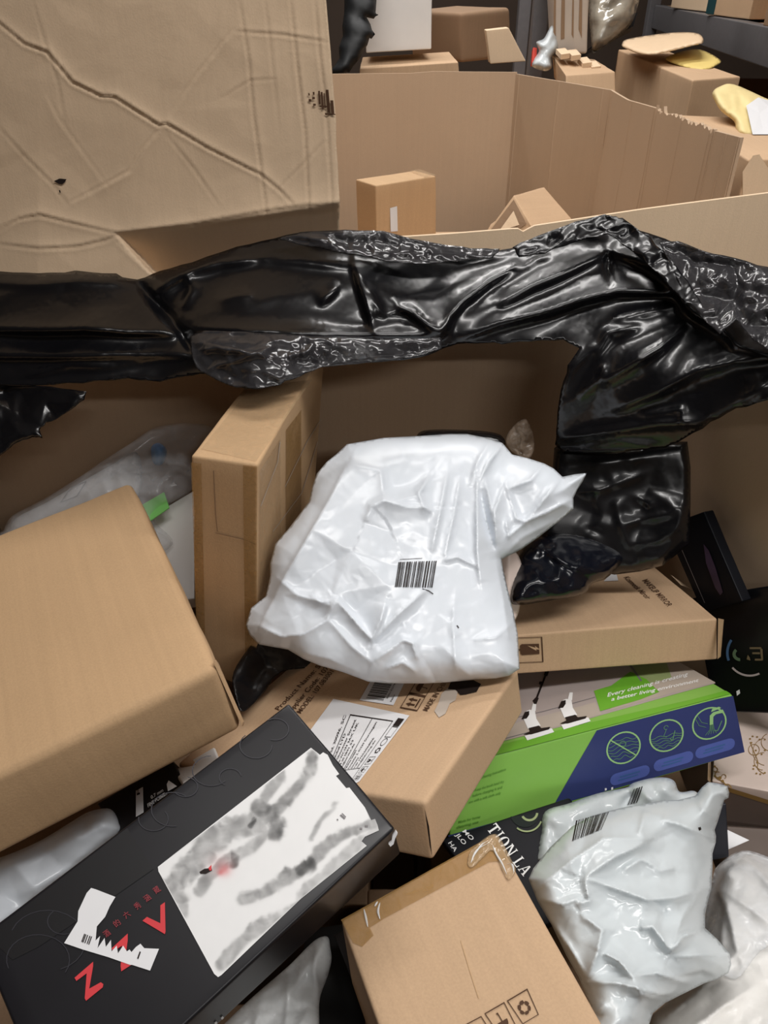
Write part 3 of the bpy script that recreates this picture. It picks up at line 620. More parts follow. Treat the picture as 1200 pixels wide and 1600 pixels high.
for pts in ([(444, 760), (478, 690), (500, 655)], [(425, 830), (470, 770), (495, 690)], [(406, 790), (432, 722), (436, 690)]):
    print_on(Bt, 'right', 'scratch_line', *polys(*line(pts, .9)), M_taupe2, off=.0016)
for pts in ([(334, 735), (337, 800), (340, 830)], [(337, 832), (380, 842), (400, 850)]): print_on(Bt, 'front', 'crease_line', *polys(*line(pts, 1.2)), M_dark_card, off=.0007)

# mirror carton
Cb = carton('cardboard_box', 'flat brown carton with a fragile glass symbol, right of the big white bag', 'box', [[0.1173, 0.7882, 0.8985], [0.1167, 0.8053, 0.9606], [0.089, 0.9945, 0.8413], [0.0885, 1.0116, 0.9035], [0.513, 0.8374, 0.886], [0.5036, 0.8576, 0.9525], [0.4796, 1.045, 0.8307], [0.4777, 1.0608, 0.8909]], M_card, r=.003, n=22, dent=.0004)
q = quadmap([(778, 1037), (849, 1034), (847, 994.5), (776, 997)])
P, Ff = polys(*[q(p) for p in box_lines(0, 0, 1, 1, .025)], q([(.2, .5), (.52, .5), (.52, .55), (.2, .55)]), q([(.5, .36), (.54, .31), (.92, .33), (.92, .73), (.54, .74), (.5, .69)]))
print_on(Cb, 'front', 'fragile_symbol', P, Ff, M_brownink); print_on(Cb, 'front', 'crack_mark', *polys(q([(.66, .68), (.84, .58), (.82, .66), (.94, .5), (.84, .52), (.86, .46), (.76, .56)])), M_card, off=.0014)
for s_, o_, U, Vv in (('Kosmetik Miroir', (974, 903), (36, 34), (9, -2)), ('MAKEUP MIRROR', (1003, 908), (40, 41), (9, -3))):
    print_on(Cb, 'top', 'printed_text', *text_at(s_, o_, U, Vv), M_brownink)
V = np.concatenate([at(np.array([(1122, 966), (1131, 968), (1126, 1026), (1121, 1030)], float), [1.157, 1.15, 1.155, 1.16]), at(np.array([(1122, 966), (1131, 968), (1126, 1026), (1121, 1030)], float), [1.162, 1.155, 1.16, 1.165])])
mk('box_flap', V, [(3, 2, 1, 0), (4, 5, 6, 7), (0, 1, 5, 4), (1, 2, 6, 5), (2, 3, 7, 6), (3, 0, 4, 7)], M_card, Cb.root, smooth=False)
V = np.concatenate([at(np.array([(1048, 898), (1064, 914), (1082, 922), (1062, 908)], float), [1.31, 1.29, 1.285, 1.30]), at(np.array([(1048, 898), (1064, 914), (1082, 922), (1062, 908)], float), [1.314, 1.294, 1.289, 1.304])])
mk('torn_flap', V, [(3, 2, 1, 0), (4, 5, 6, 7), (0, 1, 5, 4), (1, 2, 6, 5), (2, 3, 7, 6), (3, 0, 4, 7)], M_pale, Cb.root, smooth=False)
print_on(Cb, 'top', 'white_sticker', *polys([(943, 909), (956, 896), (963, 897), (966, 908)]), M_whitelab)

# green and blue printed carton
D = carton('printed_box', 'green and blue printed carton picturing two cleaning brushes', 'box', shift(shift(trim(.04, nearer(.955, [[0.0665, 0.5638, 0.8362], [0.0579, 0.6118, 0.9175], [0.011, 0.6842, 0.7593], [0.0025, 0.7322, 0.8406], [0.5492, 0.7472, 0.7799], [0.5264, 0.7929, 0.8581], [0.487, 0.8667, 0.7019], [0.4784, 0.9147, 0.7832]])), 7, 16, -14), 6, 16, -10), M_green, r=.0025, n=22, dent=.0002)
pt = lambda face, name, pp, m, off=.0006: print_on(D, face, name, *polys(*pp), m, off=off)
pt('top', 'picture_panel', [[(640, 1196), (700, 1186), (780, 1160), (880, 1135), (960, 1112), (1062, 1083), (1118, 1068), (1058, 1033), (1030, 1010), (640, 1070)]], M_taupe, .0004)
pt('top', 'picture_panel', [[(640, 1196), (700, 1186), (780, 1160), (940, 1117), (930, 1098), (760, 1142), (640, 1160)]], M_taupe2, .0006)
pt('top', 'picture_panel', [[(948, 1112), (1050, 1083), (1118, 1067), (1060, 1034), (985, 1040), (1000, 1078)]], M_taupe2, .0006)
pt('top', 'picture_panel', [[(980, 1036), (1040, 1032), (1050, 1060), (1000, 1072)]], M_sage, .0007)
pt('top', 'green_swoosh', [[(928, 1080), (955, 1072), (985, 1050), (1010, 1062), (1030, 1082), (1000, 1094), (938, 1112)]], M_green2, .0008)
pt('top', 'green_edge_band', [[(640, 1200), (700, 1187), (800, 1160), (900, 1135), (1000, 1112), (1080, 1094), (1134, 1080), (1142, 1085), (769, 1182), (640, 1212)]], M_green2, .0009)
for l_ in (line([(790, 1126), (850, 1112), (930, 1090)], .9), line([(770, 1160), (830, 1144)], 1.4), line([(985, 1040), (1003, 1066)], 3)): pt('top', 'floor_line', l_, M_gprint, .0008)
def brush(dx, dy, pole):
    X = lambda pts: [(x + dx, y + dy) for x, y in pts]
    pt('top', 'printed_brush', [X([(823, 1112), (828, 1110), (836, 1112), (838, 1124), (845, 1135), (825, 1140), (818, 1124)]), X([(830, 1112), (833, 1100), (838, 1100), (837, 1112)])], M_wprint, .0011)
    pt('top', 'printed_brush_panel', [X([(815, 1125), (820, 1114), (827, 1112), (827, 1118), (823, 1124)])], M_ink, .0013)
    pt('top', 'printed_brush_head', [X([(818, 1149), (828, 1144), (826, 1139), (842, 1135), (846, 1139), (860, 1137), (858, 1141), (830, 1149)])], M_ink, .0013)
    pt('top', 'printed_bristles', [X([(820, 1151), (845, 1143), (862, 1139), (866, 1145), (824, 1158)])], M_wprint, .0011)
    if pole: pt('top', 'printed_handle', [X(p) for p in line([(835, 1101), (855, 1050)], 3)] + [X([(832, 1096), (838, 1090), (842, 1092), (838, 1102)]), X([(843, 1066), (849, 1066), (847, 1071), (842, 1070)]), X([(852, 1049), (858, 1050), (855, 1058), (850, 1056)])], M_ink, .0012)
brush(0, 0, True); brush(57, -17, False)
print_on(D, 'top', 'printed_text', *text_at('Every cleaning is creating', (949, 1090), (125, -33), (1.5, -6.5)), M_wprint, off=.0012)
print_on(D, 'top', 'printed_text', *text_at('a better living environment', (955, 1096.5), (136, -30), (1.5, -6)), M_wprint, off=.0012)
pt('front', 'blue_panel', [[(864, 1259), (1163, 1175), (1158, 1150), (1145, 1087), (1120, 1092), (932, 1141)]], M_blue)
qf = lambda cx, cy, r: quadmap([(cx - r, cy + r + 4), (cx + r, cy + r - 8), (cx + r - 3, cy - r - 4), (cx - r - 3, cy - r + 8)])
for k, (cx, cy) in enumerate(((975, 1168), (1042, 1149), (1109, 1130))):
    q = qf(cx, cy, 27); G = arc(.5, .5, .5, .045)
    print_on(D, 'front', 'round_pictogram', *polys(*[q(p) for p in G]), M_lime)
    L_ = []
    rr = random.Random(k)
    if k < 2:
        for j in range(6):
            v = .16 + .085 * j if k == 1 else .18 + .11 * j; hw = math.sqrt(max(.01, .2 - (v - .5) ** 2))
            if k == 1 and j > 4: continue
            L_ += line([(.5 - hw + 2 * hw * t, v + .03 * math.sin(t * 14 + j) + (.06 if k == 0 else 0) * math.exp(-((t - .5) / .2) ** 2)) for t in np.linspace(0, 1, 14)], .018)
    if k == 0: L_ += arc(.48, .62, .1, .025, 0, 360, 16)
    if k == 1: L_ += arc(.5, .75, .07, .02, 0, 300, 12) + line([(.5, .68), (.42, .5), (.5, .45)], .02) + line([(.75, .6), (.66, .3), (.6, .38)], .03)
    if k == 2:
        for j in range(5): L_ += line([(.52 + .02 * j, .5), (.5 + .03 * j, .3), (.36 + .08 * j, .16)], .016)
        L_ += line([(.1, .75), (.2, .5), (.4, .4)], .015) + line([(.18, .8), (.28, .58), (.45, .5)], .015) + line([(.62, .25), (.72, .22), (.86, .5)], .03)
    print_on(D, 'front', 'pictogram_lines', *polys(*[q(p) for p in L_]), M_limed, off=.0012)
    if k == 0: print_on(D, 'front', 'pictogram_slash', *polys(*[q(p) for p in line([(.12, .84), (.86, .17)], .035)]), M_lime, off=.0014)
    if k == 2: print_on(D, 'front', 'pictogram_tap', *polys(*[q(p) for p in ([(.5, .45), (.6, .45), (.62, .68), (.7, .74), (.94, .74), (.9, .84), (.62, .82), (.52, .74)], [(.56, .84), (.86, .9), (.8, .95), (.6, .93)])]), M_lime, off=.0014)
for k, (cx, cy) in enumerate(((984, 1212), (1052, 1190), (1117, 1170))):
    q = quadmap([(cx - 31, cy + 17), (cx + 31, cy - 1), (cx + 30, cy - 19), (cx - 32, cy - 1)])
    pill = [(.15 + .15 * math.cos(t), .5 + .5 * math.sin(t)) for t in np.linspace(math.pi / 2, 1.5 * math.pi, 8)] + [(.85 + .15 * math.cos(t), .5 + .5 * math.sin(t)) for t in np.linspace(-math.pi / 2, math.pi / 2, 8)]
    print_on(D, 'front', 'caption_pill', *polys(q(pill)), M_blue2)
    print_on(D, 'front', 'caption_lines', *polys(*[q(p) for p in (R(.25, .55, .75, .66), R(.2, .32, .7, .42))]), M_teal, off=.0014)
print_on(D, 'front', 'white_caption', *polys([(944, 1235), (947, 1234), (947, 1231), (944, 1231)], [(954, 1234), (957, 1233), (957, 1229), (954, 1230)]), M_wprint, off=.0014)
for s_, o_, U in (('Cleaning Instructions', (752, 1216), (38, -13)), ('Keep the brush head dry', (742, 1236), (45, -14)), ('before charging it and', (738, 1245), (46, -14)), ('use with a soft cloth only', (732, 1255), (50, -15)), ('Made for home', (716, 1286), (34, -9)), ('cleaning use', (713, 1294), (34, -9))):
    print_on(D, 'front', 'printed_text', *text_at(s_, o_, U, (.6, -4.2)), M_dkgreen)
pt('front', 'bottom_edge_band', [[(700, 1305), (868, 1257), (869, 1260), (701, 1310)]], M_blue, .0008)

# brown carton with shipping labels
Fb = carton('cardboard_box', 'brown carton with white shipping labels below the big white bag', 'box', nearer(1.0, [[-0.2369, 0.5637, 0.9076], [-0.2505, 0.5858, 0.9693], [-0.1082, 0.801, 0.851], [-0.1218, 0.8231, 0.9126], [0.0497, 0.4322, 1.0173], [0.041, 0.4558, 1.0812], [0.1817, 0.6702, 0.9617], [0.1722, 0.6907, 1.0211]]), M_card, r=.005, n=24, dent=.0004)
lab = print_on(Fb, 'top', 'shipping_label', *polys([(450, 1190), (521, 1093), (640, 1119), (562, 1222), (520, 1245)]), M_whitelab)
q = quadmap([(480, 1238), (561, 1221), (639.5, 1119), (521, 1093.5)])      # along the label's length (up-right) is v
G = box_lines(.2, -.2, .8, .93, .008) + [R(.47, .3, .478, .93), R(.2, .30, .8, .308), R(.52, -.2, .528, .3)]
G += box_lines(.36, .08, .5, .24, .01)
for k in range(3): G += [q2 for q2 in box_lines(.84, .02 + .17 * k, .97, .15 + .17 * k, .006)]
bl = [q(p) for p in G]
GG = [sym_arrows(.85, .03, .96, .14), sym_umbrella(.85, .2, .96, .31), sym_glass(.85, .37, .96, .48), sym_recycle(.85, .53, .97, .64)]
def rot90(p, a, b, c, d): return [(a + (1 - (y - b) / (d - b)) * (c - a), b + ((x - a) / (c - a)) * (d - b)) for x, y in p]
for gl, (a, b, c, d) in zip(GG, ((.85, .03, .96, .14), (.85, .2, .96, .31), (.85, .37, .96, .48), (.85, .53, .97, .64))): bl += [q(rot90(p, a, b, c, d)) for p in gl]
bl += [q(p) for p in arc(.91, .7, .05, .008)] + [q(p) for p in box_lines(.85, .76, .97, .88, .006)] + [q(R(.85, .885, .97, .96))]
parts = [polys(*bl)]
def ltext(s_, u, v0, v1, h):         # lettering running along v on the label
    P, Ff = text_in(s_, 0, 0, 1, 1); parts.append((q(np.stack([u - P[:, 1] * h, v0 + P[:, 0] * (v1 - v0)], 1)), Ff))
ltext('Spinler', .06, -.05, .38, .06)
for k, (s_, v0, v1) in enumerate((('Technology LLC', .0, .3), ('Plastics Dr No. Manalo, Sd, 30096, SC', .0, .92))): ltext(s_, .115 + .05 * k, v0, v1, .026)
for k, (s_, v1) in enumerate((('Prelist Global LTD', .78), ('27 Old Gloucester Street', .9), ('London WC1N 3AX UK', .88), ('0044 20 5841 53', .72), ('info@service.de', .68))): ltext(s_, .245 + .046 * k, .32, v1, .026)
for k, (s_, v1) in enumerate((('Fabulous GmbH', .6), ('Campalder 2, 41539 Dormagen', .9), ('Germany', .5), ('+49 1755506806', .75), ('info@fabrung.de', .72))): ltext(s_, .515 + .055 * k, .32, v1, .028)
ltext('REP', .45, .1, .22, .05)
P, Ff = join(parts); mk('printed_text', Fb.on(P, 'top', .0016), Ff, M_ink, lab, smooth=False)
lab2 = print_on(Fb, 'top', 'barcode_label', *polys([(562, 1095), (585, 1055), (637, 1058), (615, 1103)]), M_whitelab)
q = quadmap([(563, 1095), (614, 1102), (637, 1058), (586, 1052)])
P, Ff = join([polys(*[q([(u, v) for v, u in p]) for p in barcode(.08, .15, 1.0, .68, 4, 22)])] + [(lambda T: (q(np.stack([.78 - T[0][:, 1] * .05, .15 + T[0][:, 0] * .7], 1)), T[1]))(text('X001ZD7K4B'))] + [(lambda T: (q(np.stack([.93 - T[0][:, 1] * .05, .08 + T[0][:, 0] * .25], 1)), T[1]))(text('New'))])
mk('printed_text', Fb.on(P, 'top', .0016), Ff, M_ink, lab2, smooth=False)
for s_, o_, U in (('Product Name: Shower', (436, 1111), (92, -96)), ('Supplier Code: 107', (453, 1117), (62, -73)), ('MODEL: 107.083001', (470, 1116), (52, -66))):
    print_on(Fb, 'top', 'printed_text', *text_at(s_, o_, U, (-6.5, -5.5) if 0 else (-7, -3)), M_brownink)
print_on(Fb, 'top', 'printed_text', *text_at('MADE IN CHINA', (668, 1112), (36, -52), (-8, -2)), M_brownink)
q = quadmap([(625, 1107), (652, 1112), (676, 1072), (650, 1066)]); L_ = [q(p) for p in box_lines(0, 0, 1, .56, .04) + box_lines(0, .56, 1, 1.15, .04)]
L_ += [q(rot90(p, .1, .06, .9, .5)) for p in sym_arrows(.1, .06, .9, .5)] + [q(rot90(p, .1, .62, .9, 1.1)) for p in sym_umbrella(.1, .62, .9, 1.1)]
print_on(Fb, 'top', 'handling_symbols', *polys(*L_), M_brownink)
print_on(Fb, 'top', 'torn_paper_patch', *polys([(679, 1112), (685, 1100), (690, 1085), (700, 1075), (716, 1080), (712, 1095), (703, 1100), (696, 1116), (686, 1122)]), M_taupe2, off=.0008)
print_on(Fb, 'top', 'hole', *polys([(700, 1078), (712, 1079), (720, 1087), (728, 1086), (745, 1082), (752, 1070), (740, 1064), (705, 1066)]), M_ink, off=.0012)
print_on(Fb, 'front', 'seam_gap', *polys([(664, 1262), (671, 1290), (676, 1338), (672, 1320), (668, 1290)]), M_ink)

# black printed box
G_ = carton('printed_box', 'black printed box with a grey ink picture and red letters, lower left', 'box', nearer(.965, [[-0.2449, 0.2244, 0.9487], [-0.2448, 0.203, 1.0254], [-0.3506, 0.3539, 0.9922], [-0.3515, 0.3319, 1.0679], [0.0177, 0.4442, 1.0122], [0.0103, 0.423, 1.0892], [-0.1015, 0.5668, 1.0458], [-0.1002, 0.5459, 1.1232]]), M_blackbox, r=.003, n=24, dent=.0002)
# picture: pale sheet with soft ink strokes, torn right end
out = [(247, 1355), (486, 1169), (500, 1180), (505, 1176), (512, 1180), (520, 1196), (530, 1210), (525, 1213), (541, 1232), (546, 1231), (570, 1262), (580, 1282), (586, 1280), (590, 1290), (592, 1298), (570, 1308), (565, 1315), (573, 1322), (470, 1405), (346, 1524), (341, 1527), (335, 1522), (248, 1362)]
sh = Sheet(out, lambda P: 1. + 0 * P[:, 0], soft=False)
class _G: pass
o_ = np.array(out, float); gx, gy = np.meshgrid(np.arange(244, 596, 2.), np.arange(1166, 1530, 2.)); Gp = np.stack([gx.ravel(), gy.ravel()], 1)
def inside(Gp, out):
    ins = np.zeros(len(Gp), bool); b = np.roll(out, -1, 0)
    for i in range(len(out)):
        k = (out[i, 1] > Gp[:, 1]) != (b[i, 1] > Gp[:, 1]); ins[k] ^= Gp[k, 0] < (b[i, 0] - out[i, 0]) * (Gp[k, 1] - out[i, 1]) / (b[i, 1] - out[i, 1]) + out[i, 0]
    return ins
Gp = Gp[inside(Gp, o_)]; Gp = Gp[poly_dist(Gp, o_, True)[0] > 1.3]
vv, _, ff, _, _, _ = delaunay_2d_cdt([Vector(p) for p in np.concatenate([o_, Gp])], [], [list(range(len(o_)))], 1, 1e-5)
P2 = np.array([tuple(v) for v in vv])
nz = smooth_noise(P2, 3, .02, 4) * .5; nz2 = facet(P2, 9, 20) * .9; nz3 = facet(P2, 19, 8) * .9
Pw = P2 + np.stack([nz2, nz], 1) * 4
ink = np.zeros(len(P2))
for pts, wd, am in (([(490, 1183), (480, 1210), (455, 1245), (425, 1275)], 9, .55), ([(438, 1215), (415, 1245), (408, 1265)], 9, .45), ([(405, 1262), (420, 1275), (432, 1290), (430, 1300)], 14, .62), ([(405, 1290), (375, 1290), (340, 1310), (318, 1335), (300, 1355), (285, 1368)], 18, .42), ([(285, 1365), (274, 1382), (280, 1400)], 13, .5),
                    ([(295, 1360), (280, 1395), (290, 1430)], 6, .28), ([(415, 1300), (390, 1325), (360, 1345), (335, 1365), (312, 1393)], 9, .4), ([(413, 1275), (430, 1285)], 5, .6), ([(398, 1282), (392, 1292)], 5, .85), ([(426, 1278), (424, 1285)], 5, .7), ([(367, 1340), (365, 1350)], 7, .8), ([(405, 1308), (398, 1318)], 6, .45),
                    ([(378, 1405), (410, 1395), (440, 1378), (480, 1355), (510, 1325), (535, 1305), (580, 1288)], 9, .5), ([(470, 1362), (488, 1350)], 9, .8), ([(440, 1372), (448, 1366)], 8, .6), ([(525, 1255), (505, 1280), (486, 1312)], 3.5, .38), ([(585, 1300), (550, 1330), (500, 1370), (470, 1400)], 9, .3),
                    ([(345, 1508), (380, 1470), (430, 1435), (455, 1428), (480, 1405)], 10, .4), ([(420, 1442), (450, 1432)], 6, .5), ([(495, 1335), (515, 1315)], 8, .5)):
    D_ = poly_dist(Pw, catmull(pts, 4))[0]; wn = wd * (1 + .3 * nz + .15 * nz3); ink = np.maximum(ink, am * .72 * (1 + .4 * nz + .3 * nz2 + .3 * nz3) / (1 + np.exp((D_ - wn) / (.7 + wd * .05))))
ink = np.clip(ink, 0, .95); lin = lambda v: (v / 255) ** 2.2
colr = np.stack([lin(226 * (1 - ink) + 22 * ink)] * 3 + [np.ones(len(P2))], 1); colr[:, :3] *= (1 + .02 * nz[:, None])
for c_, r0 in (((352, 1360), 9), ((345, 1364), 5)):
    k = np.exp(-(np.hypot(*(P2 - c_).T) / r0) ** 2)[:, None] * .55; colr[:, :3] = colr[:, :3] * (1 - k) + k * np.array([.62, .06, .07])
k = np.exp(-(np.hypot(*((P2 - (345, 1352)) / (1.2, 1)).T) / 16) ** 2)[:, None] * .22; colr[:, :3] = colr[:, :3] * (1 - k) + k * np.array([.75, .25, .25])
pic = mk('picture_print', G_.on(P2, 'top', .001), [tuple(f) for f in ff], M_picture, G_.root, attr=colr)
pic['label'] = 'pale picture with grey ink strokes and a torn end'
print_on(G_, 'top', 'ink_accent', *polys([(312, 1363), (320, 1358), (331, 1357), (332, 1361), (322, 1366), (314, 1366)]), M_ink, pic, off=.0016)
print_on(G_, 'top', 'red_accent', *polys([(326, 1357), (331, 1352), (331, 1361), (328, 1361)]), M_red, pic, off=.0018)
print_on(G_, 'top', 'small_barcode', *polys([(531, 1275), (533, 1273), (540, 1279), (538, 1281)], [(534, 1272), (535, 1271), (541, 1277), (540, 1278)], [(526, 1281), (528, 1280), (529, 1282), (527, 1283)], R(562, 1294, 566, 1297), R(570, 1290, 575, 1293)), M_gprint, pic, off=.0016)
def zed(p):                          # red capital drawn from its corners
    return p
Z1 = [(117, 1528), (146, 1503), (146, 1510), (140, 1545), (158, 1535), (162, 1538), (161, 1543), (135, 1564), (133, 1560), (136, 1521), (120, 1533)]
Z2 = [(175, 1482), (200, 1459), (200, 1470), (195, 1505), (208, 1500), (210, 1505), (190, 1518), (189, 1510), (191, 1478), (177, 1487)]
Vv = [(223, 1439), (230, 1433), (251, 1443), (251, 1415), (258, 1410), (259, 1456), (258, 1460)]
print_on(G_, 'top', 'red_lettering', *polys(Z1, Z2, Vv), M_red)
for ch, (x, y) in zip('酒的六秀涵蔵', ((168, 1460), (184, 1444), (199, 1431), (216, 1417), (231, 1405), (246, 1392))):
    print_on(G_, 'top', 'small_red_characters', *text_at(ch, (x - 2, y + 5), (8, -6), (-5.5, -6.5)), M_dimred)
T1 = [(101, 1474), (122, 1440), (123, 1424), (136, 1396), (143, 1388), (150, 1390), (181, 1402), (172, 1417), (165, 1433), (152, 1448), (150, 1470), (157, 1463), (153, 1482), (164, 1466), (166, 1480), (174, 1469), (175, 1487), (183, 1478), (185, 1490), (193, 1478), (199, 1487), (203, 1484), (206, 1488), (213, 1480), (220, 1475), (226, 1482), (249, 1483), (235, 1517), (207, 1508), (204, 1508), (170, 1496), (130, 1484)]
lb2 = print_on(G_, 'top', 'torn_label', *polys(T1), M_whitelab, off=.0013, label='torn white paper label')
P = [[(128 + 3.2 * k, 1472 + 1.2 * k), (129.5 + 3.2 * k, 1472.5 + 1.2 * k), (134 + 3.2 * k, 1460 + 1.2 * k), (132.5 + 3.2 * k, 1459.5 + 1.2 * k)] for k in (0, .6, 1.5, 2.6, 3.4)] + [[(215, 1498), (217, 1499), (221, 1488), (219, 1487)]]
print_on(G_, 'top', 'barcode_remnant', *polys(*P), M_ink, lb2, off=.0018)
print_on(G_, 'top', 'lower_panel_print', *polys([(60, 1401), (183, 1306), (199, 1294), (240, 1358), (180, 1400), (60, 1480), (20, 1500), (-20, 1462)]), plain('deep_black_print', (22, 21, 23), rough=.4), off=.0006)
for k, (cx, cy, r0, rt) in enumerate(((400, 1165, 26, 1), (330, 1205, 30, 1), (270, 1265, 34, 1), (360, 1215, 18, 1), (60, 1500, 50, 1), (75, 1470, 60, 1), (430, 1140, 22, 1), (290, 1230, 20, 1), (240, 1280, 24, 1), (100, 1440, 26, 1))):
    print_on(G_, 'top', 'swirl_pattern', *polys(*arc(cx, cy, r0, 1.6, 40 * k, 40 * k + 230, 16, .8)), plain('charcoal_print', (46, 45, 51), rough=.42) if k == 0 else bpy.data.materials['charcoal_print'], off=.0009)
print_on(G_, 'front', 'side_print', *polys([(344, 1589), (347, 1586), (349, 1589), (346, 1592)], [(334, 1597), (337, 1594), (339, 1597), (336, 1600)]), M_wprint)
V = at(np.array([(607, 1316), (612, 1312), (613, 1304), (618, 1296), (621, 1300), (617, 1308), (615, 1316), (610, 1320)], float), [.700] * 8); V2 = V - .004 * CF
mk('frayed_corner', np.concatenate([V2, V]), [(7, 6, 5, 4, 3, 2, 1, 0), (8, 9, 10, 11, 12, 13, 14, 15)] + [(i, (i + 1) % 8, (i + 1) % 8 + 8, i + 8) for i in range(8)], M_whitelab, G_.root, smooth=False)

# taped carton, bottom
H = carton('cardboard_box', 'brown carton with wide clear tape along its top edge, bottom centre', 'box', [[0.0429, 0.1946, 0.8672], [0.034, 0.1898, 1.0169], [-0.0349, 0.3853, 0.8687], [-0.0414, 0.3764, 1.0125], [0.2024, 0.2596, 0.8789], [0.1934, 0.2548, 1.0285], [0.1245, 0.4503, 0.8803], [0.1128, 0.4502, 1.0367]], M_card, r=.004, n=24, dent=.0004)
tape(H, 'top', [(533, 1438), (773, 1304), (780, 1318), (793, 1345), (764, 1348), (600, 1436), (578, 1450), (584, 1462), (566, 1480), (552, 1474)], 'brown_packing_tape', M_btape, off=.0010)
tp = Sheet([(735, 1330), (757, 1310), (772, 1303), (782, 1310), (800, 1345), (806, 1360), (795, 1376), (785, 1362), (770, 1330), (755, 1340), (738, 1356), (730, 1350)], lambda P: np.linalg.norm(0 * P, axis=1) + ((H.on(P, 'top', .003) - EYE) @ CF), crum=[(.004, 14, 3)], taper=5)
V, Fs = tp.mesh(2.5, .0005); mk('wrinkled_tape', V, Fs, M_tape, H.root)
for pts in ([(569, 1422), (572, 1435), (575, 1450)], [(594, 1412), (591, 1425), (594, 1438)], [(586, 1418), (590, 1410)], [(736, 1350), (745, 1330), (765, 1318)], [(740, 1340), (752, 1322), (762, 1316)], [(770, 1322), (775, 1335), (784, 1350), (792, 1368)], [(790, 1352), (800, 1352), (803, 1365)]):
    V = H.on(catmull(pts, 4), 'top', .0022); nV = []
    for i, p in enumerate(V):
        wv = .0011 * math.sin(math.pi * (i + .5) / len(V)); nV += [p + CR * wv, p - CR * wv, p + [0, -wv * .4, wv * 1.2]]
    Ff = [f for i in range(len(V) - 1) for a in [3 * i] for f in ((a, a + 2, a + 5, a + 3), (a + 2, a + 1, a + 4, a + 5))]
    mk('tape_wrinkle', nV, Ff, M_milky, H.root)
def pic4(q, body):
    P, Ff = polys(*[q(p) for p in box_lines(0, 0, 1, 1, .035)], *[q(p) for p in body]); print_on(H, 'top', 'handling_symbol', P, Ff, M_brownink)
pic4(quadmap([(817, 1601), (842, 1586), (824, 1545), (792, 1564)]), sym_recycle(.12, .2, .88, .85))
pic4(quadmap([(782, 1621), (808, 1606), (788, 1566), (757, 1584)]), [[(x, 1 - y) for x, y in p] for p in sym_umbrella(.15, .1, .85, .9)])
pic4(quadmap([(747, 1640), (775, 1624), (752, 1588), (722, 1604)]), sym_arrows(.15, .15, .85, .85))
print_on(H, 'top', 'crease_line', *polys(*line([(720, 1470), (735, 1520), (748, 1560)], 1.5)), M_card_w, off=.0006)

# cream box with gold ornament
I_ = carton('gift_box', 'cream box with gold scroll ornament at the right edge', 'box', nearer(1.12, [[0.4608, 0.6271, 0.7678], [0.4402, 0.6381, 0.8623], [0.5165, 0.7624, 0.7645], [0.4979, 0.7724, 0.8575], [0.5845, 0.5769, 0.7962], [0.5671, 0.5863, 0.8884], [0.6401, 0.7122, 0.7929], [0.6228, 0.7216, 0.8851]], .56), M_cream, r=.002, dent=.0003)
I2 = lambda name, face, pp, m, off=.0008: print_on(I_, face, name, *polys(*pp), m, off=off)
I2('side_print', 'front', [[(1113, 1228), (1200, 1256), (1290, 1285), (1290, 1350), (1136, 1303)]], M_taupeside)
I2('gold_trim', 'front', [[(1111, 1221), (1290, 1277), (1290, 1284), (1112, 1228)]], M_gold, .0012)
I2('gold_trim', 'left', [[(1108, 1190), (1112, 1190), (1112, 1224), (1107, 1219)]], M_gold, .0012)
L_ = arc(1118, 1203, 4, 1.2, -90, 140, 10) + arc(1122, 1211, 5, 1.2, 60, 300, 12) + line(catmull([(1116, 1212), (1122, 1218), (1130, 1222), (1136, 1230)], 4), 1.6) + arc(1131, 1214, 4, 1, 180, 430, 10) + line(catmull([(1132, 1228), (1138, 1226), (1143, 1232)], 4), 1.8) + [disc(1125, 1216, 2.6), disc(1129, 1221, 2.2), disc(1117, 1198, 1.6)]
L_ += arc(1178, 1172, 9, 1, 0, 360, 18) + arc(1192, 1190, 14, .9, 90, 280, 16) + arc(1198, 1175, 22, .8, 100, 260, 18) + arc(1203, 1160, 14, 1, 60, 250, 14) + line(catmull([(1172, 1160), (1178, 1175), (1184, 1190), (1184, 1202), (1194, 1210)], 4), 1.2)
for x, y in ((1176, 1151), (1183, 1152), (1174, 1161), (1172, 1155), (1187, 1156), (1195, 1156), (1181, 1173), (1183, 1192), (1178, 1197), (1177, 1202), (1182, 1209), (1188, 1210), (1195, 1208), (1190, 1179), (1195, 1173)): L_.append(disc(x, y, 1.7, 8, .8))
I2('gold_ornament', 'top', L_, M_gold)

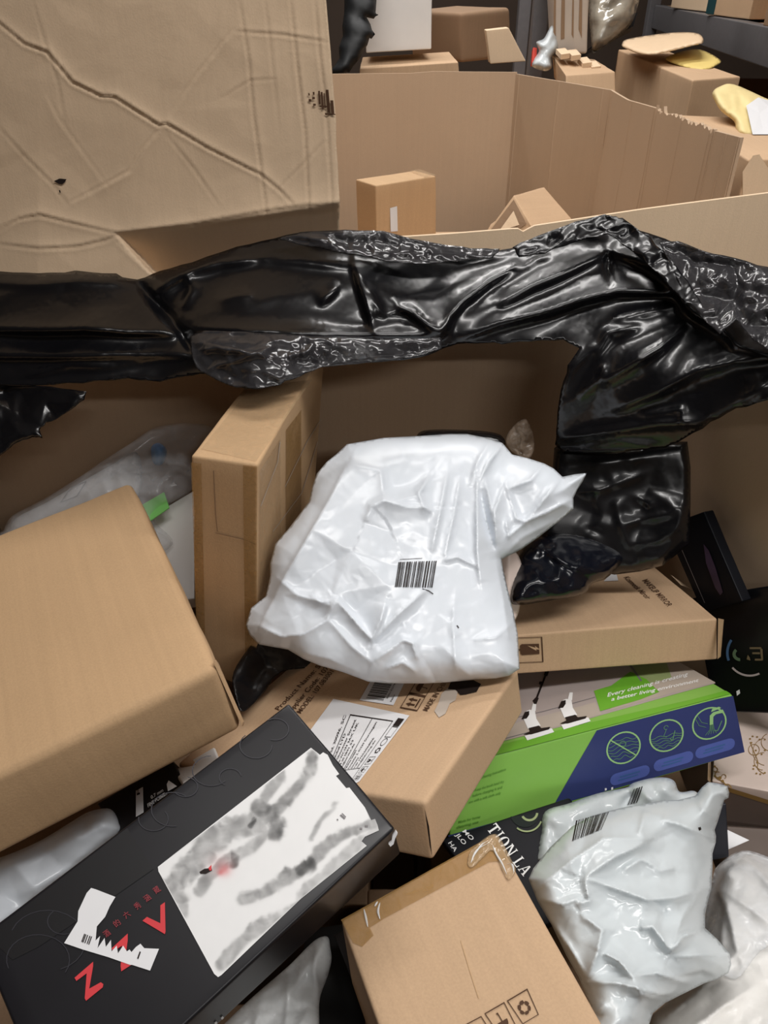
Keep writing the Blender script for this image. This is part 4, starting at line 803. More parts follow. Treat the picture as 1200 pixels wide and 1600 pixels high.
# black lettered box under the green carton
J = carton('printed_box', 'black box with white lettering squeezed under the green printed carton', 'box', qbox([(806, 1470), (985, 1385), (890, 1246), (688, 1310)], [.835, .875, .975, .925], .012), M_navy, r=.003)
J.body.data.materials[0] = plain('black_blue_board', (13, 14, 22), rough=.5, spec=.25, var=.08)
def serif(s_, o_, U, Vv):            # heavy roman capitals
    G = {'T': [R(.38, 0, .62, 1), R(0, .86, 1, 1), R(.25, 0, .75, .06), R(0, .7, .08, .9), R(.92, .7, 1, .9)], 'I': [R(.34, 0, .66, 1), R(.1, 0, .9, .07), R(.1, .93, .9, 1)], 'N': [R(.08, 0, .2, 1), R(.8, 0, .92, 1), [(.1, 1), (.32, 1), (.92, 0), (.75, 0)], R(0, .94, .3, 1), R(.68, .94, 1, 1), R(0, 0, .32, .06)],
         'L': [R(.15, 0, .38, 1), R(.02, .94, .52, 1), R(.02, 0, .95, .08), [(.8, 0), (.95, 0), (.95, .3), (.88, .3)]], 'A': [[(.42, 1), (.6, 1), (.95, 0), (.72, 0)], [(.42, 1), (.5, 1), (.16, 0), (.06, 0)], R(.22, .3, .72, .38), R(-.02, 0, .3, .06), R(.6, 0, 1.05, .06)], 'O': [[(.5 + math.cos(t) * a, .5 + math.sin(t) * b) for t, a, b in ((t0, .5, .52), (t1, .5, .52), (t1, .26, .46), (t0, .26, .46))] for t0, t1 in zip(np.linspace(0, 6.2832, 21)[:-1], np.linspace(0, 6.2832, 21)[1:])]}
    W = {'I': .5, ' ': .35, 'O': .95, 'N': 1., 'T': .85, 'L': .8, 'A': .95}; x = 0; o = []
    for c in s_:
        for p in G.get(c, []): o.append([(x + u * W[c] * .9, v) for u, v in p])
        x += W[c] + .06
    o_, U, Vv = np.array(o_, float), np.array(U, float) / x, np.array(Vv, float)
    return [[tuple(o_ + u * U + v * Vv) for u, v in p] for p in o]
print_on(J, 'front', 'white_lettering', *polys(*serif('TION LA', (760, 1296), (59, 76), (15, -10))), M_wprint)
for s_, o_, U in (('HA', (700, 1318), (10, 14)), ('JLO', (711, 1305), (13, 16)), ('MO', (722, 1300), (14, 14))): print_on(J, 'front', 'white_lettering', *text_at(s_, o_, U, (6, -3.5)), M_wprint)
print_on(J, 'front', 'emblem', *polys(*arc(827, 1270, 14, 3.5, 5, 150, 16), *arc(823, 1276, 25, 2.5, 20, 130, 16)), M_sage)
print_on(J, 'front', 'emblem_ground', *polys([(820 + 23 * math.cos(t), 1271 + 22 * math.sin(t)) for t in np.linspace(.05, 2.9, 14)]), plain('dark_green_ground', (14, 26, 22), rough=.5, spec=.25), off=.0006)

# dark boxes down the right side
simple('flat_box', 'black box edge standing right of the grey bag, under the cream box', 'box', qbox([(1085, 1350), (1140, 1340), (1136, 1255), (1085, 1262)], [.98] * 4, .05), plain('blue_black_board', (27, 28, 36), rough=.4), r=.002)
simple('paper_sheet', 'white paper corner below the cream box at the right', 'paper', qbox([(1100, 1345), (1172, 1313), (1136, 1296), (1098, 1300)], [1.01, 1.02, 1.03, 1.02], .004), M_whitelab, r=.001)
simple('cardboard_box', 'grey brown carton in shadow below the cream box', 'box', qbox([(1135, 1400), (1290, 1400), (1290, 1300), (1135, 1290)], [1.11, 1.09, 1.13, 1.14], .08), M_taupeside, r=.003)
K = carton('printed_box', 'dark navy box with a purple figure leaning against the right wall', 'box', qbox([(1098, 958), (1160, 940), (1100, 800), (1036, 822)], [1.25, 1.17, 1.23, 1.30], .02), plain('dark_navy_board', (9, 11, 18), rough=.5, spec=.2), r=.002)
print_on(K, 'front', 'purple_figure', *polys([(1118, 918), (1126, 930), (1130, 925), (1124, 905), (1118, 885), (1108, 860), (1100, 850), (1104, 880)]), plain('purple_print', (58, 44, 66), rough=.4, var=.3))
print_on(K, 'front', 'box_edge_line', *polys(*line([(1058, 840), (1102, 942)], .8)), M_gprint, off=.0012)
Lb = carton('printed_box', 'black box with a round shiny emblem at the right edge', 'box', qbox([(1116, 1112), (1238, 1116), (1228, 912), (1080, 935)], [1.25, 1.16, 1.14, 1.28], .015), plain('black_gloss_board', (13, 13, 16), rough=.3), r=.003)
irid = lambda n_, c: plain(n_, c, rough=.3)
print_on(Lb, 'front', 'emblem', *polys(*arc(1172, 1020, 37, 4, 160, 215, 10)), irid('emblem_blue', (74, 104, 140)))
print_on(Lb, 'front', 'emblem', *polys(*arc(1172, 1020, 37, 3, 65, 140, 12)), irid('emblem_pale', (190, 178, 176)))
print_on(Lb, 'front', 'emblem', *polys(*arc(1157, 1022, 12, 5, 90, 230, 10, .9)), irid('emblem_green', (96, 118, 90)))
print_on(Lb, 'front', 'emblem', *polys([(1167, 1030), (1169, 1023), (1172, 1027), (1173, 1032)], R(1172, 1011, 1190, 1014), R(1176, 1019, 1188, 1022), R(1180, 1029, 1192, 1032), [(1188, 1012), (1192, 1014), (1193, 1031), (1190, 1031)]), irid('emblem_gold', (120, 104, 78)))
print_on(Lb, 'front', 'white_chip', *polys([(1151, 1080), (1156, 1077), (1157, 1083), (1152, 1087)]), M_wprint)

# small things between the boxes on the left
simple('white_box', 'white box with a folded edge, wedged behind the big plain carton', 'box', qbox([(262, 940), (304, 935), (304, 766), (236, 806)], [1.16, 1.165, 1.235, 1.25], .03), M_whitebox, r=.002)
Nn = carton('printed_box', 'small black box printed FINE POINT between the plain carton and the black box', 'box', qbox([(200, 1330), (310, 1260), (268, 1185), (150, 1255)], [.86, .875, .93, .915], .03), plain('matte_black_board', (24, 22, 23), rough=.5), r=.002)
print_on(Nn, 'front', 'white_band', *polys([(213, 1236), (224, 1230), (225, 1270), (213, 1277)]), M_whitelab)
print_on(Nn, 'front', 'band_text', *text_at('P', (219.5, 1242), (0, -12), (-5, 2)), M_ink, off=.0016)
for s_, o_, U, Vv in (('0.7 mm', (237, 1249), (19, -12), (-1.5, -5)), ('FINE POINT', (232, 1262), (27, -18), (-1.5, -5.5)), ('medium', (252, 1248), (10, -6), (-1, -3))): print_on(Nn, 'front', 'white_lettering', *text_at(s_, o_, U, Vv), M_wprint)
print_on(Nn, 'front', 'nib_symbol', *polys([(263, 1237), (261, 1226), (264, 1220), (270, 1224), (277, 1229), (270, 1233)]), M_wprint)
simple('white_box', 'small white box end beside the FINE POINT box', 'box', qbox([(285, 1224), (345, 1195), (335, 1165), (268, 1205)], [.89, .90, .93, .93], .03), M_whitebox, r=.003)

# ------------------------------------------------------------------ plastic bags and film
def off(pts, x, y, s): return [(a / s + x, b / s + y) for a, b in pts]
# big white bag
W7 = lambda *p: off(p, 350, 650, 2)
out = [(542, 694), (600, 684), (657, 681), (700, 678), (730, 678), (765, 685), (785, 692), (800, 710), (825, 716), (850, 724), (865, 732), (879, 745), (898, 741), (917, 739), (910, 753), (902, 765), (896, 778), (896, 795), (870, 817), (842, 839), (815, 858), (784, 874), (787, 893), (792, 915), (802, 955), (809, 990), (812, 1045), (795, 1056), (775, 1060), (740, 1062), (700, 1066), (665, 1068), (630, 1068), (600, 1067), (575, 1065), (535, 1050), (500, 1040), (475, 1030), (450, 1015), (405, 1007), (390, 992), (384, 977), (392, 950), (415, 932), (422, 900), (422, 880), (430, 850), (442, 836), (450, 827), (482, 785), (488, 760), (495, 740), (510, 722), (525, 710)]
cr = [(W7((385, 150), (330, 260), (250, 400), (190, 500), (120, 640)), .010, 4, 26), (W7((385, 150), (490, 170), (500, 240), (540, 262), (600, 250), (640, 195)), .010, 18, 6), (W7((440, 330), (460, 280), (500, 262), (570, 282), (640, 285)), .012, 30, 5),
      (W7((640, 185), (610, 240), (625, 285), (650, 300)), .008, 6, 4), (W7((700, 175), (680, 280), (650, 420)), .008, 9, 5), (W7((740, 190), (720, 300), (690, 440)), .007, 8, 5), (W7((790, 185), (790, 300), (790, 420), (800, 520)), .011, 4, 16),
      (W7((815, 190), (830, 260), (840, 340)), .008, 6), (W7((865, 95), (830, 140), (800, 200)), .010, 8, 4), (W7((830, 80), (790, 150), (770, 220)), .007, 6), (W7((870, 230), (845, 300), (850, 400)), .012, 5, 9), (W7((800, 230), (820, 330), (845, 420)), -.014, 8),
      (W7((880, 210), (915, 320), (940, 330), (1010, 300), (1090, 258)), .009, 7, 5), (W7((880, 320), (890, 375), (945, 330)), .008, 5), (W7((1055, 190), (1000, 260), (945, 330)), .009, 6, 9), (W7((1000, 150), (960, 200), (880, 230)), .008, 8, 5), (W7((870, 440), (930, 380), (1030, 330)), .005, 6),
      (W7((350, 570), (410, 640), (462, 700)), .013, 12, 4), (W7((462, 700), (490, 640), (505, 590)), .010, 4, 14), (W7((465, 705), (540, 625), (640, 535)), .008, 6, 14), (W7((470, 765), (560, 700), (590, 710), (605, 760)), .010, 8, 6), (W7((505, 790), (560, 770), (600, 800)), .006, 5),
      (W7((110, 655), (180, 690), (250, 680), (320, 640), (350, 570)), .008, 10, 6), (W7((330, 640), (400, 720), (460, 770)), .006, 8), (W7((160, 500), (230, 560), (330, 590), (350, 570)), .007, 12, 6), (W7((270, 560), (300, 580), (340, 575)), .006, 4),
      (W7((690, 450), (730, 440), (790, 470)), .006, 5), (W7((720, 560), (715, 660), (725, 800)), .005, 5, 12), (W7((780, 700), (850, 690), (910, 640)), .005, 9), (W7((850, 450), (870, 560), (890, 700)), .006, 8), (W7((240, 740), (330, 760), (450, 820)), .005, 8)]
cr = [(a, b * 1.25, *r) for a, b, *r in cr]
WB = Sheet(out, [(630, 1068, .955), (400, 990, .995), (805, 1050, .95), (430, 850, 1.03), (500, 735, 1.09), (700, 680, 1.14), (917, 739, 1.10), (784, 874, 1.06), (600, 870, 1.02), (840, 839, 1.09)], flat=True, bulge=.034, bw=58, creases=cr, fac=[(.0055, 62, 11), (.0012, 24, 5), (.0005, 11, 7)], blur=0, taper=4, soft=False)
V, Fs = WB.mesh(2.8, .015)
wbag = tag(mk('poly_mailer_bag', V, Fs, M_white), 'big white plastic mailer bag with a barcode, centre of the pile', 'bag')
q = quadmap([(617, 917), (678, 918), (685, 876), (623, 878)])
P, Ff = polys(*[q(p) for p in barcode(0, 0, 1, 1, 7, 26, 6)]); mk('barcode', WB.on(P, .0015), Ff, M_ink, wbag, smooth=False)
P, Ff = polys(*line([(660, 920), (670, 923), (677, 928)], 1.2), *line([(714, 977), (717, 981)], 1.4), *line([(625, 874), (660, 872)], .7)); mk('scuff_mark', WB.on(P, .0015), Ff, M_ink, wbag, smooth=False)
# carton flap and dark scrap behind it
fl = Sheet([(778, 872), (800, 858), (813, 875), (817, 900), (816, 930), (806, 968), (795, 960), (786, 900)], lambda P: 1.115 + .0006 * np.abs(P[:, 0] - 795), taper=5)
V, Fs = fl.mesh(4, .004); tag(mk('board_flap', V, Fs, M_cream), 'curved cream board flap sticking out behind the big white bag', 'board')
fl = Sheet([(655, 690), (658, 674), (700, 671), (760, 674), (785, 682), (782, 700), (700, 700)], lambda P: 1.2 + 0 * P[:, 0], bulge=.02, bw=10); V, Fs = fl.mesh(4, .02)
tag(mk('plastic_scrap', V, Fs, M_black), 'dark plastic scrap showing above the top of the big white bag', 'plastic scrap')
fl = Sheet([(790, 690), (800, 668), (822, 655), (835, 690), (828, 716), (805, 710)], lambda P: 1.19 + 0 * P[:, 0], crum=[(.02, 25, 3)], taper=5); V, Fs = fl.mesh(3, .003)
tag(mk('clear_film', V, Fs, film('thin_clear_film', (190, 170, 150), .15)), 'scrap of clear film sticking up behind the big white bag', 'plastic film')

# grey white bag, lower right, with a second one behind
G7 = lambda *p: off(p, 800, 1200, 3)
out = G7((78, 520), (100, 470), (180, 370), (280, 275), (370, 225), (460, 200), (550, 178), (640, 165), (710, 152), (780, 150), (860, 130), (890, 90), (920, 65), (965, 72), (1010, 85), (1018, 115), (1015, 140), (995, 150), (980, 200), (965, 250), (950, 290), (957, 320), (955, 350), (940, 400), (940, 470), (935, 560), (915, 640), (905, 690), (905, 750), (960, 800), (1020, 870), (1028, 920), (1015, 960), (960, 990), (900, 1010), (810, 1055), (720, 1100), (660, 1150), (640, 1210), (560, 1300), (360, 1300), (385, 1160), (355, 1080), (312, 980), (255, 880), (188, 740), (118, 620))
cr = [(G7((620, 200), (600, 300), (635, 350)), .008, 10, 20), (G7((635, 350), (480, 420), (340, 515)), .010, 22, 6), (G7((340, 515), (345, 560), (360, 620), (300, 640)), .009, 5, 18), (G7((340, 515), (500, 570), (640, 620), (760, 610), (885, 575)), .010, 8, 30), (G7((885, 575), (800, 700), (740, 860)), .008, 20, 10),
      (G7((600, 750), (660, 745), (700, 800), (742, 862)), .010, 7, 14), (G7((745, 862), (800, 790), (900, 750)), .010, 10, 5), (G7((760, 885), (850, 880), (1020, 870)), .006, 8, 14), (G7((430, 870), (500, 905), (560, 975)), .012, 5, 12), (G7((560, 975), (680, 960), (830, 1010)), .007, 10, 6), (G7((340, 1000), (500, 1010), (700, 1060), (780, 1055)), .008, 10),
      (G7((110, 625), (200, 740), (290, 870), (350, 985)), .010, 14, 5), (G7((350, 985), (400, 870), (425, 760), (330, 690)), .010, 8, 14), (G7((100, 610), (240, 640), (340, 600)), .007, 8, 14), (G7((700, 240), (800, 270), (930, 330)), .008, 8, 14), (G7((860, 130), (900, 200), (960, 250)), .005, 8), (G7((100, 580), (260, 450), (430, 330), (620, 330)), .006, 24, 8),
      (G7((520, 480), (600, 430), (640, 440), (690, 480), (760, 470)), .007, 14, 8), (G7((640, 590), (720, 680), (700, 760)), -.004, 14), (G7((560, 970), (600, 1060), (720, 1090)), .006, 9), (G7((440, 1100), (380, 1180), (400, 1280)), .008, 7)]
cr = [(a, b * 1.7, *r) for a, b, *r in cr]
GB = Sheet(out, [(830, 1400, .80), (1000, 1260, .88), (1135, 1235, .93), (1112, 1380, .87), (1000, 1420, .80), (1140, 1510, .80), (960, 1590, .71), (880, 1490, .76)], flat=True, bulge=.04, bw=58, creases=cr, fac=[(.005, 66, 21), (.0016, 25, 4), (.0007, 11, 8)], blur=0, taper=7, soft=False)
V, Fs = GB.mesh(3.2, .03); gb = tag(mk('poly_mailer_bag', V, Fs, M_grey), 'crumpled grey white mailer bag with a barcode, lower right', 'bag')
q = quadmap([(894, 1314), (940, 1296), (952, 1268), (900, 1282)])
P, Ff = polys(*[q(p) for p in barcode(0, 0, 1, 1, 17, 22, 6)]); mk('barcode', GB.on(P, .0015), Ff, M_ink, gb, smooth=False)
P, Ff = polys([(1091, 1293), (1095, 1292), (1096, 1296), (1093, 1298)]); mk('hole', GB.on(P, .0015), Ff, M_ink, gb, smooth=False)
out = [(840, 1350), (838, 1330), (845, 1300), (852, 1268), (890, 1255), (933, 1240), (977, 1231), (985, 1226), (993, 1222), (1017, 1216), (1040, 1215), (1054, 1221), (1062, 1237), (1085, 1236), (1092, 1250), (1080, 1290), (1000, 1320), (900, 1360)]
HB = Sheet(out, [(845, 1300, .94), (977, 1231, .99), (1062, 1237, .98), (1000, 1320, .97), (900, 1360, .92)], bulge=.03, bw=30, creases=[([(980, 1234), (985, 1245), (970, 1262)], -.02, 8), ([(900, 1262), (950, 1245), (970, 1240)], .006, 8), ([(1000, 1225), (1010, 1245), (1030, 1252)], .01, 7), ([(1030, 1220), (1045, 1240), (1060, 1245)], .008, 6)], fac=[(.008, 35, 9), (.002, 14, 3)], blur=2, taper=8)
V, Fs = HB.mesh(3.2, .02); hb = tag(mk('poly_mailer_bag', V, Fs, M_grey), 'second grey white mailer bag mostly hidden behind the crumpled barcode bag', 'bag')
q = quadmap([(980, 1258), (996, 1254), (1005, 1228), (990, 1233)]); P, Ff = polys(*[q(p) for p in barcode(0, 0, 1, 1, 3, 7, 4)]); mk('barcode', HB.on(P, .0015), Ff, M_ink, hb, smooth=False)

# wrapped parcel in the corner
out = [(1095, 1470), (1104, 1420), (1115, 1370), (1122, 1352), (1140, 1340), (1160, 1331), (1180, 1335), (1205, 1345), (1290, 1390), (1290, 1680), (985, 1680), (1010, 1600), (1040, 1568), (1090, 1520)]
cr = [([(1160, 1333), (1140, 1360), (1120, 1387)], .012, 9, 16), ([(1120, 1387), (1135, 1415), (1152, 1490)], .012, 5, 20), ([(1120, 1387), (1160, 1410), (1200, 1440)], .007, 10), ([(1152, 1490), (1100, 1540), (1040, 1590)], .010, 12, 6), ([(1160, 1333), (1200, 1380), (1240, 1420)], .008, 8), ([(1135, 1415), (1130, 1450), (1128, 1490)], .006, 4), ([(1180, 1540), (1120, 1580), (1060, 1620)], .008, 14)]
cr = [(a, b * 1.9, *r) for a, b, *r in cr]
QB = Sheet(out, [(1120, 1352, .99), (1280, 1400, .90), (1100, 1480, .92), (1010, 1640, .79), (1280, 1660, .74)], flat=True, bulge=.05, bw=70, creases=cr, fac=[(.007, 50, 14), (.0025, 18, 2)], blur=1, taper=10)
V, Fs = QB.mesh(3.6, .04); qb = tag(mk('wrapped_parcel', V, Fs, plain('cloudy_white_wrap', (222, 220, 216), rough=.3, spec=.5, var=.06, scale=40)), 'white parcel wrapped in clear film in the lower right corner', 'parcel')
ov = Sheet([(1100, 1450), (1112, 1375), (1124, 1350), (1160, 1329), (1205, 1341), (1290, 1380), (1290, 1500), (1200, 1480), (1150, 1530), (1105, 1500)], lambda P: QB.depth(P) - .006, fac=[(.008, 35, 31)], taper=6)
V, Fs = ov.mesh(4, .001); mk('clear_wrap', V, Fs, M_clear, qb)

# left side bags
out = [(-60, 850), (0, 832), (8, 821), (19, 806), (45, 792), (75, 776), (131, 741), (161, 720), (202, 694), (222, 680), (240, 669), (270, 662), (300, 661), (322, 664), (332, 674), (311, 701), (302, 716), (301, 765), (240, 806), (270, 850), (200, 880), (60, 880)]
LBb = [(0, 832, 1.27), (131, 741, 1.29), (270, 664, 1.32), (330, 670, 1.29), (240, 810, 1.245), (100, 860, 1.26)]
li = Sheet([(20, 815), (75, 784), (131, 751), (175, 726), (212, 706), (222, 740), (210, 785), (150, 830), (40, 845)], [(a, b, c + .012) for a, b, c in LBb], bulge=.012, bw=40, crum=[(.006, 50, 5)], taper=9)
V, Fs = li.mesh(5, .008); o = tag(mk('padded_envelope', V, Fs, plain('pale_grey_envelope', (176, 172, 170), rough=.45)), 'pale envelope inside the clear bag behind the plain brown carton', 'envelope')
P, Ff = polys(*line([(95, 785), (110, 762), (135, 752), (120, 775), (95, 785)], 1)); mk('label_outline', li.on(P, .002), Ff, M_gprint, o, smooth=False)
pillow('plastic_object', 'small blue plastic object inside the clear bag', 'plastic object', [(236, 700), (248, 692), (260, 702), (259, 715), (252, 726), (240, 724)], 1.275, .02, M_bluec, 3, .006, 12, bw=10)
simple('card', 'light green card inside the clear bag beside the white box', 'card', qbox([(232, 815), (264, 793), (256, 768), (222, 788)], [1.205, 1.205, 1.225, 1.225], .003), M_greenc, r=.002)
LB = Sheet(out, [(a, b, c - .025) for a, b, c in LBb], bulge=.035, bw=45, creases=[([(150, 735), (165, 760), (170, 800)], .008, 5), ([(190, 702), (185, 740), (190, 760)], .008, 4), ([(275, 715), (300, 700), (305, 695)], .010, 5), ([(262, 730), (285, 722), (300, 715)], .008, 4), ([(230, 770), (260, 745), (285, 735)], .008, 5), ([(60, 800), (110, 770), (150, 735)], .006, 6), ([(202, 696), (240, 690), (300, 670)], .006, 6)], fac=[(.012, 45, 8), (.004, 18, 4)], blur=2, taper=7)
V, Fs = LB.mesh(3.6, .03); tag(mk('clear_plastic_bag', V, Fs, M_clear), 'clear plastic bag holding a blue object and green card, left of the tall carton', 'bag')
out = [(-60, 1400), (-40, 1350), (0, 1340), (60, 1315), (110, 1285), (140, 1268), (172, 1264), (186, 1285), (185, 1302), (140, 1345), (100, 1375), (40, 1420), (-10, 1460), (-60, 1480)]
pb = Sheet(out, [(-40, 1350, .86), (172, 1264, .90), (100, 1375, .85), (-40, 1470, .80)], bulge=.02, bw=40, creases=[([(0, 1360), (60, 1340), (140, 1300), (180, 1288)], .007, 8, 14), ([(135, 1290), (150, 1285), (172, 1288)], .008, 6), ([(30, 1400), (100, 1360), (160, 1310)], .006, 10)], fac=[(.008, 45, 2)], taper=8)
V, Fs = pb.mesh(4, .02); tag(mk('poly_mailer_bag', V, Fs, M_white), 'white plastic mailer bag under the plain carton at the left edge', 'bag')
# bottom centre
out = [(270, 1680), (330, 1620), (390, 1562), (450, 1510), (480, 1480), (497, 1466), (512, 1464), (516, 1480), (518, 1500), (512, 1525), (500, 1560), (499, 1600), (500, 1680)]
BB = Sheet(out, [(360, 1640, .735), (510, 1470, .85), (510, 1530, .83), (480, 1660, .72)], bulge=.012, bw=30, creases=[([(450, 1520), (450, 1570), (440, 1640)], .010, 5, 12), ([(495, 1475), (490, 1520), (500, 1560)], .008, 4, 9), ([(485, 1500), (455, 1550), (450, 1560)], .006, 6), ([(410, 1560), (400, 1600), (395, 1660)], .008, 8), ([(470, 1560), (480, 1580), (460, 1620)], .006, 5)], fac=[(.009, 40, 7), (.003, 16, 3)], blur=2, taper=6)
V, Fs = BB.mesh(3.2, .02); tag(mk('clear_plastic_bag', V, Fs, M_milky), 'cloudy clear plastic bag below the black printed box, bottom of photo', 'bag')
simple('black_box', 'matte black box in the gap between the cloudy bag and the taped carton', 'box', qbox([(430, 1680), (640, 1680), (560, 1440), (480, 1450)], [.80, .80, .90, .92], .06), plain('matte_black', (20, 20, 21), rough=.6), r=.003)
simple('cardboard_box', 'dark grey carton side beside the taped carton, bottom of photo', 'box', qbox([(585, 1620), (620, 1610), (570, 1430), (520, 1460)], [.76, .76, .85, .86], .02), M_blackside, r=.002)
# dark film below the tall carton
ds = Sheet([(365, 1050), (400, 1000), (430, 990), (480, 1015), (500, 1040), (440, 1050), (410, 1085), (380, 1112), (368, 1090)], [(365, 1060, 1.02), (480, 1015, 1.14), (380, 1110, .98), (440, 1050, 1.08)], fac=[(.006, 30, 3), (.0015, 9, 5)], taper=6)
V, Fs = ds.mesh(3.2, .004); tag(mk('plastic_film', V, Fs, M_black), 'crinkled dark film in the gap under the tall taped carton', 'plastic film')

# ------------------------------------------------------------------ the black film over the rim
bf = thing('black_plastic_film', 'wide black plastic film draped over the rim of the pallet box', 'plastic film', at(np.array([(600., 600.)]), np.array([1.1]))[0])
out = [(-180, 428), (-80, 425), (0, 424), (60, 427), (120, 424), (180, 428), (215, 438), (250, 424), (300, 409), (370, 386), (430, 372), (480, 361), (540, 360), (600, 363), (660, 378), (720, 387), (780, 391), (805, 386), (840, 370), (900, 347), (945, 336), (968, 340), (1000, 360), (1040, 374), (1090, 391), (1150, 404), (1200, 417), (1290, 440), (1400, 480),
       (1400, 640), (1290, 640), (1200, 625), (1150, 640), (1110, 660), (1070, 685), (1040, 700), (960, 708), (880, 706), (868, 695), (870, 660), (876, 610), (888, 570), (905, 545), (880, 531), (840, 533), (800, 535), (760, 536), (715, 537), (690, 546), (665, 556), (630, 563), (590, 566), (540, 566), (500, 574), (460, 592), (420, 604), (385, 607), (350, 597), (325, 584), (290, 588), (250, 596), (200, 592), (130, 598), (60, 602), (0, 602), (-80, 605), (-180, 610)]
cr = [([(-80, 516), (0, 516), (60, 517), (130, 515), (200, 520), (285, 522)], .030, 6, 30), ([(-80, 556), (0, 557), (100, 558), (200, 556), (305, 556)], .022, 5, 22), ([(0, 596), (60, 582), (110, 570), (170, 572), (240, 560)], .012, 9), ([(-40, 440), (60, 446), (140, 440), (215, 445)], .010, 6, 25),
      ([(215, 440), (240, 470), (262, 492), (285, 522), (300, 550)], -.030, 9, 9), ([(240, 460), (268, 440), (295, 425), (345, 412), (400, 406)], .026, 10, 30), ([(290, 428), (300, 450), (285, 480)], .014, 7, 16), ([(340, 470), (370, 462), (395, 460)], .010, 10), ([(500, 475), (515, 462), (530, 445)], .014, 6, 10), ([(400, 406), (470, 410), (555, 420)], .010, 8, 20),
      ([(553, 412), (560, 440), (575, 490), (582, 515)], .022, 4, 24), ([(575, 450), (590, 480), (600, 495)], .012, 6), ([(300, 514), (400, 520), (500, 525), (600, 525), (690, 524)], .026, 6, 16),
      ([(690, 524), (705, 495), (725, 472), (765, 442), (812, 412)], .030, 5, 22), ([(715, 532), (780, 508), (850, 490), (910, 470), (965, 456), (1060, 458)], .034, 6, 30), ([(780, 478), (830, 450), (890, 425), (952, 394)], .022, 7, 26), ([(952, 394), (990, 405), (1040, 430)], .018, 8, 22), ([(950, 392), (951, 420), (957, 450)], -.012, 6),
      ([(600, 490), (640, 484), (665, 505), (690, 522)], .014, 5, 12), ([(610, 470), (640, 490), (680, 522)], .012, 5, 12), ([(860, 345), (900, 362), (950, 372)], .012, 9), ([(780, 440), (840, 405), (860, 400)], .010, 9), ([(480, 375), (560, 382), (660, 392), (720, 396), (780, 400), (870, 372), (940, 350)], .020, 9, 14),
      ([(945, 338), (985, 375), (1020, 405), (1052, 445), (1075, 480), (1130, 522)], .028, 9, 14), ([(1000, 362), (1060, 400), (1130, 440), (1210, 500)], .014, 8, 12), ([(870, 655), (876, 615), (895, 575), (935, 540)], .020, 7, 18), ([(940, 600), (980, 575), (1030, 545), (1070, 510)], .024, 10, 20), ([(905, 620), (940, 590), (945, 570)], .012, 7),
      ([(960, 640), (1030, 612), (1090, 580), (1150, 565), (1210, 560)], .026, 9, 22), ([(870, 688), (950, 676), (1030, 664), (1090, 662), (1120, 655), (1200, 600)], .026, 10, 16), ([(1000, 650), (1065, 640), (1068, 668)], .010, 8), ([(900, 700), (970, 690), (1040, 700)], .012, 12), ([(1075, 490), (1120, 500), (1150, 540), (1220, 560)], .018, 9, 14), ([(960, 500), (1000, 490), (1050, 480)], .012, 12), ([(930, 560), (950, 520), (1000, 510)], .014, 10)]
cr = [(a, b, c * .75, *d) for a, b, c, *d in cr]
FB = Sheet(out, [(-40, 427, 1.165), (215, 438, 1.155), (400, 385, 1.14), (600, 365, 1.135), (780, 391, 1.15), (950, 338, 1.14), (1200, 418, 1.04), (1280, 440, 1.0), (1400, 560, .93), (-40, 600, 1.10), (250, 595, 1.09), (400, 603, 1.03), (600, 565, 1.09), (800, 535, 1.11), (880, 560, 1.09), (1000, 560, 1.05), (1200, 560, .99), (870, 700, 1.16), (1040, 715, 1.12), (1200, 622, .99), (600, 460, 1.10), (150, 500, 1.11)],
          creases=cr, fac=[(.011, 80, 41, (-.35, 2.2)), (.0022, 30, 17, (-.3, 1.8))], blur=2, taper=12, soft=False, jag=.8)
V, Fs = FB.mesh(4, .004); mk('film_sheet', V, Fs, M_black, bf)
def layer(name, out, lift, crum, creases=(), m=M_smoke, step=2.6, base=FB, jag=.9, label=None):
    s = Sheet(out, lambda P: base.base(P) - lift, creases=creases, fac=crum, taper=8, jag=jag, soft=False); V, Fs = s.mesh(step, .004); o = mk(name, V, Fs, m, bf)
    if label: o['label'] = label
    return s
layer('gathered_band', [(297, 525), (320, 516), (380, 518), (450, 522), (500, 526), (560, 526), (640, 530), (690, 528), (690, 545), (660, 556), (620, 563), (560, 568), (500, 574), (470, 588), (435, 602), (400, 608), (370, 606), (340, 594), (310, 580), (300, 560)], .045, [(.014, 26, 3, (.2, 2.2)), (.005, 10, 6)],
      [([(300, 548), (340, 545), (400, 552), (430, 560)], .016, 5, 9), ([(330, 575), (380, 560), (430, 540)], .012, 5), ([(440, 560), (480, 550), (490, 535)], .014, 6), ([(305, 535), (380, 545), (440, 530)], .010, 4)], label='crinkled see-through grey band of film')
layer('gathered_band', [(430, 374), (470, 362), (540, 359), (600, 361), (660, 377), (720, 386), (782, 390), (770, 404), (720, 408), (660, 414), (600, 408), (540, 396), (480, 384)], .03, [(.012, 16, 13, (.25, 3.)), (.005, 8, 6)], label='crinkled see-through grey band of film')
layer('gathered_band', [(800, 386), (840, 368), (900, 346), (945, 335), (975, 342), (1015, 372), (1045, 400), (1075, 440), (1100, 480), (1070, 475), (1030, 430), (985, 390), (950, 365), (900, 378), (850, 396), (810, 402)], .05, [(.014, 22, 23, (-.5, 2.)), (.005, 10, 7)], m=M_black, label='crinkled edge of the film')
layer('gathered_band', [(1030, 378), (1060, 376), (1100, 392), (1150, 405), (1200, 418), (1280, 440), (1280, 560), (1205, 550), (1175, 530), (1150, 500), (1125, 522), (1105, 505), (1075, 470), (1050, 420)], .05, [(.014, 34, 31), (.006, 11, 9)], label='crinkled see-through grey part of the film')
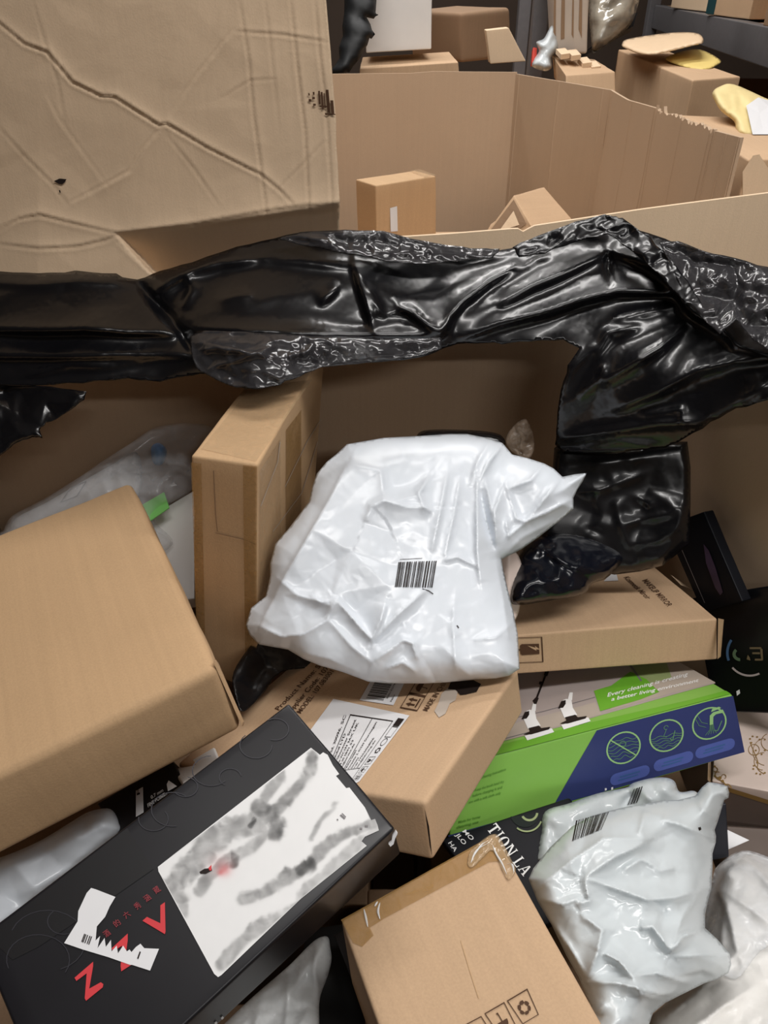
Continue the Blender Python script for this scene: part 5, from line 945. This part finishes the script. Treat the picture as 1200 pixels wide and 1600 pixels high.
layer('hanging_scrap', [(-80, 600), (0, 598), (80, 604), (136, 612), (128, 630), (95, 650), (72, 662), (62, 672), (66, 684), (50, 684), (30, 690), (10, 704), (-20, 730), (-80, 740)], .0, [(.016, 45, 3), (.004, 20, 4)], m=M_black)
# hanging black bag and the dark one under it
hb_ = Sheet([(866, 700), (880, 690), (960, 700), (1040, 690), (1074, 690), (1079, 730), (1079, 790), (1077, 850), (1058, 866), (1035, 884), (1000, 893), (960, 898), (920, 890), (870, 868), (840, 850), (850, 800), (862, 750)], [(870, 700, 1.20), (1070, 700, 1.17), (1075, 850, 1.19), (1000, 890, 1.21), (850, 850, 1.22)], soft=False, bulge=.018, bw=18,
            creases=[([(905, 770), (940, 766), (1000, 745)], .008, 5, 12), ([(975, 820), (1010, 812), (1045, 805), (1065, 790)], .007, 4, 14), ([(990, 852), (1030, 845), (1060, 825), (1072, 790)], .008, 5, 12), ([(990, 776), (1015, 786), (1010, 795)], .006, 6), ([(1070, 720), (1074, 780), (1072, 840)], .007, 4, 8), ([(960, 780), (970, 820), (985, 860)], .007, 8, 16), ([(880, 730), (960, 722), (1040, 712)], .006, 10)], fac=[(.010, 60, 15), (.002, 22, 4)], blur=2, taper=8)
V, Fs = hb_.mesh(3.8, .03); tag(mk('black_plastic_bag', V, Fs, M_black), 'black plastic bag hanging below the film above the flat carton', 'bag')
nv = Sheet([(800, 905), (806, 880), (820, 852), (850, 838), (900, 835), (950, 850), (975, 870), (962, 890), (945, 905), (925, 912), (915, 926), (890, 934), (850, 940), (815, 945), (798, 940)], [(810, 940, 1.12), (930, 910, 1.16), (960, 870, 1.2), (830, 850, 1.17)], bulge=.04, bw=35, creases=[([(842, 855), (880, 878), (912, 896)], .010, 4, 8), ([(880, 880), (920, 888), (950, 895)], .008, 5), ([(830, 890), (850, 910), (870, 905)], .008, 6)], fac=[(.010, 40, 5), (.005, 11, 6)], taper=7)
V, Fs = nv.mesh(3.2, .02); tag(mk('dark_plastic_bag', V, Fs, M_navy), 'crinkled navy black bag resting on the flat carton beside the big white bag', 'bag')
